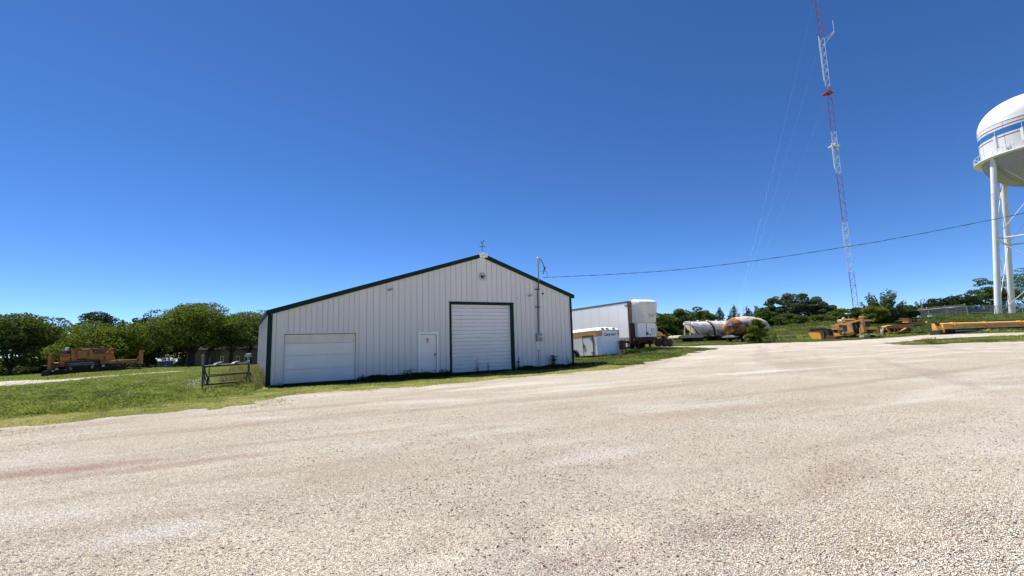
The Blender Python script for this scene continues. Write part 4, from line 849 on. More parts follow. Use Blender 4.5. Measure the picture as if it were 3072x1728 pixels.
k=MB(); z.bar(k,[(275,490),(470,485)],.09,.1,4); z.bar(k,[(280,550),(600,545)],.10,.1,4); z.bar(k,[(80,545),(260,540)],.05,-.05,6); k.build('front_arm',M['paverred'],t)
k=MB(); z.bar(k,[(270,290),(340,265),(440,290),(470,330)],.05,.3); z.bar(k,[(300,500),(350,485),(460,490)],.05,.0); k.build('hose',M['rubber'],t)
k=MB(); z.bar(k,[(1550,410),(1690,140)],.07,.2,4); z.bar(k,[(1700,140),(1810,400)],.07,.2,4); z.bar(k,[(1560,250),(1640,205),(1730,205),(1760,240)],.06,.2,6); z.bar(k,[(1680,165),(1740,120)],.09,.2,4); k.build('hoist_frame',M['paver'],t)
k=MB(); z.poly(k,[(1530,425),(1830,415),(1830,480),(1530,490)],.0,2.0); z.poly(k,[(1820,395),(1860,390),(1860,480),(1820,485)],-.08,.3); z.bar(k,[(1860,415),(2330,395),(2400,360)],.06,.05,6); z.bar(k,[(1860,440),(2440,415)],.05,.0,6); z.poly(k,[(1850,455),(2440,430),(2440,465),(1850,485)],.05,.35,1); z.bar(k,[(2330,395),(2385,310)],.05,.05,6); k.build('rear_frame',[M['paver'],M['paverred']],t)
def track(x0,y0,x1,y1,v,h=.62):
    a=z.p((x0+x1)/2,(y0+y1)/2)[0]; wd=1.1
    k=MB(); pf=[(-.9,.12),(-.75,0),(.75,0),(.9,.12),(.95,h*.6),(.8,h),(-.8,h),(-.95,h*.6)]
    k.prism([(v+p,q) for p,q in pf],'x',a-.28,a+.28); n=0
    for q in np.arange(-.8,.85,.2): k.box(a-.30,a+.30,v+q-.05,v+q+.05,h,h+.045); k.box(a-.30,a+.30,v-1.0,v-.95,max(.02,.08+n*.06),max(.05,.12+n*.06)); n+=1
    k.build('crawler_track',M['dark'],t)
track(115,680,265,840,.55); track(300,680,500,800,2.2); track(2330,560,2470,640,.5,.55); track(1850,560,2050,660,2.1,.55)
k=MB(); z.box(k,620,545,1380,600,.3,1.9); z.box(k,1400,500,1700,560,.4,1.8); z.bar(k,[(1400,590),(2080,560)],.10,.2,6); z.bar(k,[(1450,630),(1900,600)],.12,.5,6); z.poly(k,[(640,590),(1350,560),(1340,690),(650,720)],.7,1.7); k.build('underframe',M['dark'],t)
k=MB(); z.poly(k,[(1250,540),(1285,530),(1255,600),(1225,600)],-.05,.0); z.bar(k,[(1260,590),(1315,565)],.04,-.03,5); k.build('step',M['galv'],t)
for a_,b_,r_ in ((425,615,.12),(765,615,.09),(745,580,.06),(325,665,.10),(1545,540,.13),(150,685,.08)):
    c=z.p(a_,b_); k=MB(); k.lathe([(.001,-.1),(r_*.8,-.08),(r_,0),(r_*.7,.1),(.001,.12)],12,(c[0],-.1,c[1]),'y'); k.build('fitting',M['silver'] if a_!=1545 else M['cream'],t)
k=MB(); z.bar(k,[(1850,415),(1845,385)],.06,.1); z.bar(k,[(1340,190),(1350,235),(1260,240)],.03,-.03,5); z.bar(k,[(1260,285),(1240,270)],.05,-.03,5); k.build('lever',M['cream'],t)

# ================================================================== small house, car and bin store under the trees
A=P(562,1103,70); A[2]=g1(A[0],A[1]); B=P(770,1094,73); fr=Frame(A,B); z=Z(fr,460,1040,7.576)
t=thing('grey_house','low grey house with white windows and a teal door, half hidden under the big tree','house',A,fr.a)
hz=2.7; xa=z.p(745,400)[0]; xb=z.p(1030,400)[0]; xc=z.p(1480,400)[0]; xd=z.p(2330,400)[0]
k=MB(); k.box(xa,xb+.8,0,7,-.5,hz); k.box(xc,xd,.8,8,-.5,hz+.1); k.box(xb+.8,xc,2.2,7.5,-.5,hz); k.build('wall',M['house'],t)
for a,b,v in ((xa-.4,xb+1.2,-.4),(xc-.4,xd+.4,.4),(xb+.8,xc,1.8)):
    k=MB(); k.prism([(v,hz+.0),(4,hz+1.5),(8.4,hz),(8.4,hz-.15),(v,hz-.15)],'x',a,b); k.build('roof',M['shingle'],t)
k=MB(); z.box(k,800,245,885,460,-.03,.0); d=k.build('door',M['teal'],t); k=MB(); z.box(k,818,240,878,350,-.06,-.03); k.build('window_pane',M['glass'],d); k=MB(); z.box(k,812,232,884,242,-.08,-.03); z.box(k,812,345,884,356,-.08,-.03); z.box(k,812,242,820,345,-.08,-.03); z.box(k,876,242,884,345,-.08,-.03); k.build('window_frame',M['galv'],d)
for x0,y0,x1,y1 in ((1520,215,1598,345),(1880,215,1965,350),(2065,220,2145,345)):
    k=MB(); z.box(k,x0,y0,x1,y1,.72,.80); wn=k.build('window',M['white'],t)
    k=MB(); z.box(k,x0+14,y0+14,(x0+x1)/2-4,y1-14,.69,.72); z.box(k,(x0+x1)/2+4,y0+14,x1-14,y1-14,.69,.72); k.build('pane',M['glass'],wn)
k=MB(); z.box(k,1720,160,1800,390,.7,.80); k.build('porch_door',M['dark'],t)
for xx in (1475,1690,1295): 
    k=MB(); z.bar(k,[(xx,200),(xx,400)],.07,.0,4); k.build('porch_post',M['house'],t)
k=MB(); z.bar(k,[(1800,140),(1850,390)],.14,-.5,4); k.build('ramp_rail',M['wood'],t)
A=P(524,1104,66); A[2]=g1(A[0],A[1]); B=P(560,1102,69); fr=Frame(A,B); Lc=3.6
t=thing('parked_car','dark car with a pale reflecting bonnet parked beside the grey house','car',A,fr.a+.15)
prof=[(0,.35),(.05,.75),(.9,.95),(1.6,1.45),(2.9,1.47),(3.9,1.0),(4.2,.95),(4.25,.4)]
k=MB(); secs=[]
for v,s_ in ((0,.93),(.12,1),(1.6,1),(1.72,.93)): secs.append([(2.1+(x-2.1)*s_,v+(.18 if zz>1.1 else 0)*(1 if v<.8 else -1),.3+(zz-.3)*(s_ if zz>.5 else 1)) for x,zz in prof])
k.loft(secs,0,False); body=k.build('body',M['carp'],t,.04)
k=MB(); k.add([(1.0,.15,1.0),(1.0,1.57,1.0),(1.58,1.45,1.44),(1.58,.27,1.44)],[(0,1,2,3)]); k.prism([(1.2,1.02),(1.65,1.4),(2.85,1.42),(3.5,1.03)],'y',-.01,.10); k.build('window',M['glass'],body)
for x in (.85,3.4):
    for v in (.1,1.62): k=MB(); k.wheel((x,v,.33),.33,.2,'y',0,1); k.build('wheel',[M['rubber'],M['galv']],t)
for v in (.2,1.5): k=MB(); k.lathe([(.001,-.02),(.12,-.01),(.12,.06)],12,(.03,v,.68),'x'); k.build('headlight',M['silver'],t)
A=P(473,1107,60); A[2]=g1(A[0],A[1]); B=P(515,1106,60.5); fr=Frame(A,B); Lb=fr.L
t=thing('garden_shed','small weathered grey shed with a pale flat roof, left of the dark car','shed',A,fr.a+.5)
hs2=P(473,1086,60)[2]-A[2]
k=MB(); k.box(.05,Lb,0,1.3,-.3,hs2); 
k.build('wall',M['wood'],t); k=MB(); k.prism([(-.25,hs2+.0),(-.2,hs2+.08),(1.5,hs2+.50),(1.5,hs2+.40)],'x',-.1,Lb+.2); k.build('roof',M['galv'],t)
k=MB(); k.box(Lb*.45,Lb*.62,-.02,.0,hs2*.35,hs2*.5); k.build('plate',M['white'],t)

# ================================================================== water tower
PA=P(2995,952,82.0); dv=PA[:2]/np.linalg.norm(PA[:2]); rt=np.array([dv[1],-dv[0]]); an=math.radians(37.3); RB=10.2
C=PA[:2]+RB*(math.cos(an)*rt+math.sin(an)*dv); gzc=g1(C[0],C[1]); base=min(PA[2],gzc)
wt=thing('water_tower','white water tower with red and blue bands on four tall round legs','water tower',(C[0],C[1],0))
RT=7.0; legs=[]
ang0=math.atan2(*( -(math.cos(an)*rt+math.sin(an)*dv))[::-1])
def lp(i,zz,r0=None):
    f=(zz-3.3)/(34-3.3); r=RB+(6.75-RB)*f; a=ang0+i*math.pi/2; return Vector((r*math.cos(a),r*math.sin(a),zz))
for i in range(4):
    gzl=g1(C[0]+lp(i,3.3)[0],C[1]+lp(i,3.3)[1])
    k=MB(); k.tube([lp(i,gzl-.3),lp(i,12),lp(i,24),lp(i,35.2)],[.50,.47,.46,.46],24); lg=k.build('leg',M['steelw'],wt)
    k=MB(); p=lp(i,gzl); k.lathe([(.0,gzl-.3),(.95,gzl-.3),(.95,gzl+.12),(.60,gzl+.14),(.60,gzl+.25),(.54,gzl+.3)],24,(p[0],p[1],0)); k.build('footing',M['conc'],lg)
def band_prof():
    pr=[(.001,28.3)]
    for q in np.linspace(math.pi/2*.93,0,14): pr.append((RT*math.cos(q),34.2-5.9*math.sin(q)))
    return pr
k=MB(); k.lathe(band_prof(),64); k.build('bowl',M['bowl'],wt)
k=MB(); levels=[(34.2,37.35,0),(37.35,37.56,2),(37.56,37.92,0),(37.92,39.02,1),(39.02,39.36,0),(39.36,39.56,2),(39.56,40.3,0)]
for a,b,mi in levels: k.lathe([(RT,a),(RT,b)],64,(0,0,0),'z',mi)
tk=k.build('tank_wall',[M['steelw'],M['blue'],M['red']],wt)
k=MB()
for q in range(10):
    a=2*math.pi*q/10+.2; k.tube([((RT+.004)*math.cos(a),(RT+.004)*math.sin(a),34.2),((RT+.004)*math.cos(a),(RT+.004)*math.sin(a),40.25)],.03,4)
    k.tube([((RT*math.cos(p)+.01)*math.cos(a+.3),(RT*math.cos(p)+.01)*math.sin(a+.3),34.1-5.9*math.sin(p)) for p in np.linspace(0,1.3,9)],.035,4)
k.build('weld_seam',M['bowl'],tk)
k=MB(); k.lathe([(RT+.02,40.25),(RT+.05,40.3),(RT+.02,40.36)]+[(RT*math.cos(q),40.35+5.7*math.sin(q)) for q in np.linspace(.02,math.pi/2*.99,16)]+[(.001,46.06)],64); k.build('dome',M['steelw'],wt)
k=MB(); k.lathe([(RT-.1,33.95),(8.1,33.95),(8.1,34.10),(RT-.1,34.10)],64); bc=k.build('balcony',M['steelw'],wt)
k=MB(); n=32; RR=8.05
for i in range(n):
    a=2*math.pi*i/n; b_=2*math.pi*(i+1)/n; p0=(RR*math.cos(a),RR*math.sin(a)); p1=(RR*math.cos(b_),RR*math.sin(b_))
    k.tube([(p0[0],p0[1],34.1),(p0[0],p0[1],35.25)],.035,5); q=(i%2==0)
    k.tube([(p0[0],p0[1],34.15 if q else 35.2),(p1[0],p1[1],35.2 if q else 34.15)],.025,4)
for zz,r in ((35.25,.04),(34.15,.03)): k.tube([(RR*math.cos(2*math.pi*i/48),RR*math.sin(2*math.pi*i/48),zz) for i in range(49)],r,5,cap=False)
k.build('railing',M['steelw'],bc)
for da in (-.28,.18):
    a=math.atan2(-dv[1],-dv[0])+da-.35; k=MB(); cx,cy0=RR*math.cos(a),RR*math.sin(a)
    k.box(cx-.22,cx+.22,cy0-.22,cy0+.22,35.2,37.6); k.tube([(cx,cy0,34.2),(cx,cy0,38.6)],.05,5); k.build('antenna',M['steelw'],wt)
for i in range(4):
    k=MB(); k.tube([lp(i,18.2),lp((i+1)%4,18.2)],.16,8); k.build('strut',M['steelw'],wt)
    k=MB()
    for z0,z1 in ((4.0,18.0),(18.4,33.2)):
        k.tube([lp(i,z0),lp((i+1)%4,z1)],.06,6); k.tube([lp(i,z1),lp((i+1)%4,z0)],.06,6)
    k.build('tie_rod',M['steelw'],wt)
k=MB(); k.tube([(0,0,gzc-.2),(0,0,28.6)],.75,20); k.build('riser',M['steelw'],wt)
k=MB(); p0=lp(3,8)
for s_ in (-.2,.2): k.tube([lp(1,6)+Vector((s_,-.75,0)),lp(1,34)+Vector((s_,-.75,0))],.03,5)
for i in range(46): zz=6+i*.6; k.tube([lp(1,zz)+Vector((-.2,-.75,0)),lp(1,zz)+Vector((.2,-.75,0))],.018,4)
k.build('ladder',M['steelw'],wt)

# ================================================================== guyed radio mast
MX,MY=78.47,100.0; mz=g1(MX,MY); TOP=93.0
mt=thing('radio_mast','tall red and white lattice radio mast held by thin guy wires','radio mast',(MX,MY,mz))
bands=[mz,15.28,27.18,39.0,49.5,61.1,73.9,86.2,TOP]
cn=[(0.60*math.cos(a),0.60*math.sin(a)) for a in (math.radians(200),math.radians(320),math.radians(80))]
for bi in range(8):
    z0,z1=bands[bi]-mz,bands[bi+1]-mz; k=MB()
    for c in cn: k.tube([(c[0],c[1],z0),(c[0],c[1],z1)],.045,6)
    nb=max(1,round((z1-z0)/1.05)); h=(z1-z0)/nb
    for j in range(nb):
        for q in range(3):
            a,b_=cn[q],cn[(q+1)%3]; s_=(j+q)%2
            k.tube([(*(a if s_ else b_),z0+j*h),(*(b_ if s_ else a),z0+(j+1)*h)],.024,4,cap=False)
            if j%4==0: k.tube([(*a,z0+j*h),(*b_,z0+j*h)],.024,4,cap=False)
    k.build('lattice_section',M['mastred'] if bi%2==0 else M['mastw'],mt)
for zz,mm in ((61.1-mz-1.6,'mastred'),(45.0-mz+1.0,'mastw')):
    k=MB(); k.lathe([(.6,zz-.12),(1.45,zz-.12),(1.45,zz+.10),(.6,zz+.10)],3,(0,0,0),'z',0,False); k.lathe([(.6,zz-.5),(.8,zz-.5),(1.2,zz-.12),(.6,zz-.12)],3,(0,0,0),'z',0,False); k.build('guy_collar',M[mm],mt)
k=MB(); zz=74.4-mz; k.tube([(.4,-.5,zz-1.2),(2.7,-.9,zz+.6)],.045,5); k.tube([(.6,.4,zz-2.2),(2.8,-.8,zz+.5)],.035,5); k.tube([(2.7,-.9,zz+.5),(2.7,-.9,zz+3.6)],.055,8); k.build('side_antenna',M['mastw'],mt)
k=MB(); k.tube([(-.78,-.25,62.6-mz),(-.78,-.25,74.4-mz)],.075,6); k.tube([(-.78,-.25,40.0-mz),(-.78,-.25,46.5-mz)],.12,6); k.tube([(-.78,-.25,20-mz),(-.78,-.25,26-mz)],.075,6); k.build('feed_line',M['mastw'],mt)
anch=[P(2196,985,68),P(2300,980,118),(145,95,5)]
gwz=[(23.2,1),(39,0),(59.5,0),(74,0),(86,0),(45,1),(59.5,1),(74,2),(45,2)]
k=MB()
for zz,ai in gwz:
    a=anch[ai]; az=g1(a[0],a[1]); p0=Vector((0,0,zz-mz)); p1=Vector((a[0]-MX,a[1]-MY,az+1.0-mz)); pts=[]
    for q in np.linspace(0,1,13): v=p0.lerp(p1,q); v.z-=1.6*4*q*(1-q)*.5; pts.append(v)
    k.tube(pts,.005,4,cap=False)
k.build('guy_wire',M['galv'],mt)
for i,a in enumerate(anch[:1]):
    for s_ in (0,.8,1.7):
        k=MB(); az=g1(a[0],a[1]); k.tube([(a[0]-MX+s_,a[1]-MY,az-.3-mz),(a[0]-MX+s_+.5,a[1]-MY+.4,az+4.4-mz)],.05,5); k.build('anchor_rod',M['cream'],mt)

# ================================================================== chain-link fence
m,nt,b=newmat('chain_link'); b.inputs['Base Color'].default_value=(.34,.36,.36,1); b.inputs['Roughness'].default_value=.5; b.inputs['Metallic'].default_value=.4
tr_=N(nt,'ShaderNodeBsdfTransparent'); mx=N(nt,'ShaderNodeMixShader')
co_=N(nt,'ShaderNodeTexCoord').outputs['UV']
mx.inputs[0].default_value=.26; nt.links.new(tr_.outputs[0],mx.inputs[1]); nt.links.new(b.outputs[0],mx.inputs[2]); nt.links.new(mx.outputs[0],nt.nodes['Material Output'].inputs[0]); M['chain']=m
ft=thing('chain_link_fence','grey chain-link fence with slanted barbed-wire arms in front of the water tower','fence',(0,0,0))
fp=[P(2738,963,86),P(2905,950,76.5),P(3110,942,79)]
fpts=[]
for a,b_ in zip(fp[:-1],fp[1:]):
    nseg=max(2,round(np.hypot(*(b_-a)[:2])/2.9)); fpts += [a[:2]+(b_-a)[:2]*i/nseg for i in range(nseg)]
fpts.append(fp[-1][:2]); fz=[g1(*p) for p in fpts]; ncor=round(np.hypot(*(fp[1]-fp[0])[:2])/2.9); FH=1.85
k=MB()
for i in range(len(fpts)-1):
    a,b_=fpts[i],fpts[i+1]; k.add([(a[0],a[1],fz[i]),(b_[0],b_[1],fz[i+1]),(b_[0],b_[1],fz[i+1]+FH),(a[0],a[1],fz[i]+FH)],[(0,1,2,3)])
k.build('mesh_panel',M['chain'],ft)
for i,p in enumerate(fpts):
    if i>ncor and (i-ncor)%2: continue
    k=MB(); k.tube([(p[0],p[1],fz[i]-.2),(p[0],p[1],fz[i]+FH)],.05,6)
    if i<=ncor: k.tube([(p[0],p[1],fz[i]+FH),(p[0]-.42,p[1]-.1,fz[i]+FH+.38)],.035,5)
    k.build('post',M['galv'],ft)
k=MB(); k.tube([(p[0],p[1],fz[i]+FH) for i,p in enumerate(fpts)],.045,6); k.build('top_rail',M['galv'],ft)
k=MB(); k.tube([(fpts[i][0],fpts[i][1],fz[i]+.75) for i in range(ncor,min(ncor+4,len(fpts)))],.04,5); k.build('mid_rail',M['galv'],ft)
for h in (.18,.30):
    k=MB(); k.tube([(p[0]-.42*h/.38,p[1],fz[i]+FH+h) for i,p in enumerate(fpts[:ncor+1])],.012,4); k.build('barbed_wire',M['galv'],ft)

# ================================================================== trees
def leaf_cloud(P0, size, seed, up=.0, flat=.6):
    """P0: (n,3) centres -> rhombic leaves of about the given size"""
    r=np.random.default_rng(seed); n=len(P0); a=r.normal(size=(n,3)); a[:,2]=a[:,2]*flat+up; a/=np.linalg.norm(a,axis=1)[:,None]
    b=r.normal(size=(n,3)); b-= (b*a).sum(1)[:,None]*a; b/=np.linalg.norm(b,axis=1)[:,None]
    s=size*r.uniform(.6,1.4,(n,1)); c=np.cross(a,b)
    V=np.stack([P0-a*s*.5, P0+b*s*.30+c*s*.06, P0+a*s*.55, P0-b*s*.30+c*s*.06],1); return V.reshape(-1,3)
def lobes_points(lobes,n,seed,shell=.55):
    r=np.random.default_rng(seed); L=np.array(lobes,float); w=(L[:,3]*L[:,4]+L[:,3]*L[:,5]); w/=w.sum()
    i=r.choice(len(L),n,p=w); d=r.normal(size=(n,3)); d/=np.linalg.norm(d,axis=1)[:,None]; rad=shell+(1.08-shell)*r.random((n,1))**.7
    return L[i,:3]+d*rad*L[i,3:]
def broad(seed,W_,H_,h0,nl=34,rs=.19,top=1.0):
    """lobes of a rounded, uneven crown: width W_, height H_, starting at h0"""
    r=random.Random(seed); out=[]
    low=h0<H_*.12
    for i in range(nl):
        a=i*2.399+r.uniform(-.4,.4); q=math.sqrt((i+.5)/nl); u=r.uniform(-1,1)
        zc=h0+(H_-h0)*(.10+.84*math.sqrt(max(0,1-.80*q*q))*r.random()**.6)
        if low: zc=h0+(H_-h0)*(.05+.93*math.sqrt(1-.72*q*q)*r.random()**.55)
        rr=W_*rs*r.uniform(.7,1.25); x=W_*.5*.80*q*math.cos(a); y=W_*.5*.80*q*math.sin(a)
        out.append((x,y,min(zc,H_-rr*.45),rr,rr,rr*r.uniform(.34,.55)))
    return out
def build_tree(name,label,loc,W_,H_,h0,mat,seed,n=7000,leaf=.26,nl=34,rs=.19,group=None,limbs=8,trunk=.22,kind='broad'):
    t=thing(name,label,'tree',loc,random.Random(seed).uniform(0,6),group)
    if kind=='broad': lb=broad(seed,W_,H_,h0,nl,rs)
    elif kind=='conic':
        r=random.Random(seed); lb=[]
        for i in range(nl):
            f=i/nl; zc=h0+(H_-h0)*f; rr=W_*.5*(1-f)**.8+.15; a=r.uniform(0,6.28); lb.append((rr*.5*math.cos(a),rr*.5*math.sin(a),zc,rr*.62,rr*.62,max(.25,H_*.07)))
    elif kind=='shoots':
        r=random.Random(seed); lb=[]
        for i in range(nl):
            a=r.uniform(0,6.28); sp=r.uniform(.1,1)**.5; tip=Vector((W_*.5*sp*math.cos(a),W_*.5*sp*math.sin(a),H_*(1-.55*sp*sp)*r.uniform(.72,1.02)))
            b0=Vector((tip.x*.25,tip.y*.25,h0))
            for q in np.linspace(.15,1,9): v=b0.lerp(tip,q); v.x+=r.uniform(-.1,.1); rr=W_*.085*(1.15-q*.75); lb.append((v.x,v.y,v.z,rr,rr,rr*1.3))
    pts=lobes_points(lb,n,seed,.72); pts=pts[pts[:,2]>.15]
    npmesh('crown',leaf_cloud(pts,leaf,seed+1),4,mat,t)
    k=MB(); rr=random.Random(seed+5); tz=h0+(H_-h0)*.45
    k.tube([(0,0,-.4),(.05,.02,h0*.6),(.1*rr.uniform(-1,1),.1,h0+.2),(.2*rr.uniform(-1,1),.1,tz)],[trunk*1.25,trunk,trunk*.8,trunk*.35],9)
    for i in range(limbs):
        l=lb[(i*7)%len(lb)]; k.tube([(0,0,h0*rr.uniform(.6,1.0)),(l[0]*.45,l[1]*.45,h0+(l[2]-h0)*.55),(l[0],l[1],l[2])],[trunk*.5,trunk*.3,trunk*.1],6)
    k.build('trunk',M['bark'],t); return t
def tree_px(name,label,x0,x1,ytop,ybase,Y,mat,seed,n=6000,leaf=.27,h0f=.2,group=None,kind='broad',nl=34,rs=.19,limbs=8,trunk=.22,proto=None,dense=1):
    xc=(x0+x1)/2; pb=P(xc,ybase,Y); gzb=g1(pb[0],pb[1]); H_=P(xc,ytop,Y)[2]-gzb
    W_=(x1-x0)*Y/F/ (1 if True else 1)*math.cos(math.atan2(abs(pb[0]),Y))**.5
    return build_tree(name,label,(pb[0],pb[1],gzb),W_,H_,H_*h0f,M[mat],seed,int(n),leaf,nl,rs,group,limbs,trunk,kind)
LG='trees left of the barn'
tree_px('dark_broad_tree','tall dark green tree at the far left edge, behind the paver front',-120,172,932,1128,55,'leaf_m',1,23250,0.283,.10,LG,nl=48,limbs=12)
tree_px('locust_tree','low spreading yellow-green tree directly behind the orange paver',180,440,957,1115,57,'leaf_y',2,20150,0.255,.12,LG,nl=46,limbs=12)
tree_px('locust_tree','large spreading locust tree with a forked dark trunk before the grey house',432,712,908,1101,62,'leaf_y',3,31000,0.255,.26,LG,nl=80,rs=.16,limbs=16,trunk=.42)
tree_px('locust_tree','dark leafy locust hanging low over the grey house roof',600,790,955,1097,65,'leaf_m',12,21700,0.255,.36,LG,nl=60,rs=.17,limbs=12,trunk=.2)
tree_px('locust_tree','bright green tree touching the left wall of the barn, right of the big locust',640,860,936,1094,69,'leaf_y',4,23250,0.255,.30,LG,nl=70)
tree_px('spruce_tree','flat-topped dark evergreen rising behind the low yellow-green tree',190,385,938,1112,76,'leaf_d',5,11625,0.310,.05,LG,nl=44,rs=.15)
tree_px('spruce_tree','dark evergreen between the yellow-green tree and the big locust',355,500,933,1110,78,'leaf_d',6,10850,0.310,.05,LG,nl=40,rs=.14)
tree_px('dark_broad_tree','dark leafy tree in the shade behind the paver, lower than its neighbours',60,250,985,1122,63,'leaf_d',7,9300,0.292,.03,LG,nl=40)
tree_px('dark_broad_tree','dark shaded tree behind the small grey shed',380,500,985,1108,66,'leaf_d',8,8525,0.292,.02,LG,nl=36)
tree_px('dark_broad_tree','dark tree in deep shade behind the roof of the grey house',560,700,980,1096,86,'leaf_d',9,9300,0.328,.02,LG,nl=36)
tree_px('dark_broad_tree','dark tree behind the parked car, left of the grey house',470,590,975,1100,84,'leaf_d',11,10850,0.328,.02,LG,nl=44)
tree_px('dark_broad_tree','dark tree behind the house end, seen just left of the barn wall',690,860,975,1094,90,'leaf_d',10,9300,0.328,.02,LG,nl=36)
RG='trees behind the parked machines'
R_=[('round_tree','dark round tree right beside the nose of the long white trailer',1950,2032,937,1012,74,'leaf_m','broad',.03),
('round_tree','green tree rising behind the white hopper tank front deck',2010,2082,926,1010,78,'leaf_m','broad',.03),
('round_tree','wide leafy green tree above the middle of the white hopper tank',2066,2150,920,1008,80,'leaf_m','broad',.03),
('young_spruce','small pointed spruce above the joint of the two tanks',2142,2185,922,1006,88,'leaf_d','conic',.03),
('young_spruce','pointed spruce just behind the thin guy wires over the rusty tank',2184,2232,917,1006,90,'leaf_d','conic',.03),
('young_spruce','dark spruce right of the guy wires, above the rusty tank',2226,2272,920,1006,91,'leaf_d','conic',.03),
('young_spruce','small spruce above the domed end of the rusty tank',2252,2300,918,1005,92,'leaf_d','conic',.03),
('round_tree','low green tree behind the tip of the rusty tank',2268,2330,922,1003,80,'leaf_m','broad',.03),
('poplar_tree','tallest poplar, leftmost of the blue-green clump left of the mast',2304,2362,884,1000,84,'leaf_b','broad',.05),
('poplar_tree','second poplar of the clump, with the highest rounded top',2340,2412,875,998,86,'leaf_b','broad',.05),
('poplar_tree','middle poplar of the clump, above the orange bucket',2390,2452,880,996,87,'leaf_b','broad',.05),
('poplar_tree','poplar above the left end of the brown machine',2432,2486,886,995,86,'leaf_b','broad',.05),
('poplar_tree','lower poplar at the right end of the clump, left of the mast foot',2468,2516,904,994,84,'leaf_b','broad',.05),
('round_tree','low dark tree in front of the poplar clump, behind the bank',2330,2420,940,992,76,'leaf_m','broad',.02),
('round_tree','low green tree below the middle poplars, behind the bank',2410,2500,945,990,77,'leaf_m','broad',.02),
('round_tree','low green tree at the foot of the radio mast',2496,2560,926,986,82,'leaf_m','broad',.02),
('round_tree','low dark evergreen immediately right of the mast foot',2545,2610,922,984,88,'leaf_d','broad',.02),
('round_tree','dark bushy tree between the sparse tree and the fence corner',2690,2752,914,972,74,'leaf_m','broad',.02),
('small_tree','small leafy tree seen through the left end of the fence',2748,2790,890,958,108,'leaf_m','shoots',.1),
('round_tree','dark tree behind the left half of the chain-link fence',2784,2850,890,958,100,'leaf_d','broad',.03),
('round_tree','dark tree behind the fence corner',2830,2906,886,956,103,'leaf_d','broad',.03),
('round_tree','dark tree in the gap left of the water tower legs',2880,2950,878,954,108,'leaf_d','broad',.03),
('tall_dark_tree','tall dark tree directly behind the left leg of the water tower',2925,3000,832,950,112,'leaf_m','broad',.04),
('tall_dark_tree','dark tree seen between the two water tower legs',2975,3060,826,949,120,'leaf_d','broad',.04),
('tall_dark_tree','tallest dark tree at the right edge behind the water tower',3030,3150,800,947,116,'leaf_m','broad',.04)]
for i,(nm,lab,x0,x1,yt_,yb_,Y,mat,kd,h0f) in enumerate(R_):
    tree_px(nm,lab,x0-6,x1+6,yt_,yb_,Y,mat,40+i,7600 if kd=='broad' else 4600,.28 if kd=='broad' else .22,h0f,RG,kd,nl=44 if kd!='shoots' else 16,rs=.17,limbs=5,trunk=.14)
tree_px('sparse_young_tree','sparse young tree with upright leafy shoots, right of the mast foot',2578,2724,860,968,66,'leaf_b',90,17050,0.246,.10,None,'shoots',nl=40,limbs=14,trunk=.10)
tree_px('round_tree','yellow-green bush in front of the sparse young tree, behind the square post',2588,2668,918,978,64,'leaf_y',91,5425,0.228,.02,None,nl=28,limbs=4,trunk=.08)
tree_px('bare_tree','leafless grey tree rising above the dark row behind the fence',2848,2896,858,956,112,'leaf_d',92,62,0.182,.2,None,'shoots',nl=26,limbs=30,trunk=.34)
tree_px('tank_bush','leafy bush growing in front of the middle of the rusty tank',2236,2306,953,1030,50.0,'leaf_y',93,6975,0.192,.02,None,nl=46,rs=.13,limbs=5,trunk=.06)

# ================================================================== grass, weeds, loose stones
def blades(name,x,y,h,w,mat,lean=.35,seed=1,kind='stuff',label=None,cat=None):
    r=np.random.default_rng(seed); n=len(x); z0=gz(x,y)-.01; b=r.uniform(0,2*np.pi,n); a=b+np.pi/2+r.normal(0,.35,n)
    l=lean*h*r.uniform(.35,1.3,n); dx,dy=np.cos(a)*w/2,np.sin(a)*w/2
    p0=np.stack([x-dx,y-dy,z0],-1); p1=np.stack([x+dx,y+dy,z0],-1); tip=np.stack([x+np.cos(b)*l,y+np.sin(b)*l,z0+h],-1)
    mid=np.stack([x+np.cos(b)*l*.35+dx*.8,y+np.sin(b)*l*.35+dy*.8,z0+h*.6],-1)
    V=np.stack([p0,p1,mid,tip],1).reshape(-1,3); o=npmesh(name,V,4,M[mat]); tag(o,label,cat,None,kind); return o
def polar(n,a0,a1,r0,r1,seed):
    r=np.random.default_rng(seed); t=np.radians(r.uniform(a0,a1,n)); R_=r0*(r1/r0)**r.random(n); return R_*np.sin(t),R_*np.cos(t),R_
def in_barn(x,y,m=.05):
    u=(x-SX)*cy_+(y-SY)*sy_; v=-(x-SX)*sy_+(y-SY)*cy_; return (u>U0-m-.045*np.maximum(v,0))&(u<U1+m)&(v>-m)&(v<DEP+m)
# tall field on the left
x,y,r=polar(520000,-66,-21,8,80,21); lf=lot_field(x,y); ln=lane_field(x,y); keep=(lf<-2.5+.5*vnoise(x,y,1.1,31))&(ln<.05)&~in_barn(x,y,.15)&(((x-SX)*cy_+(y-SY)*sy_<U0-.35))
x,y,r,lf=x[keep],y[keep],r[keep],lf[keep]; hh=.8*(.16+.10*vnoise(x,y,.35,32)+.07*vnoise(x,y,1.4,33)+.13*RNG.random(len(x)))*np.clip((-lf-1.7)/2.0,.3,1); hh=np.where(r>32,hh*.7,hh)
blades('field_grass',x,y,np.clip(hh,.05,.5),.005+.0010*r,'grass',1.0,22)
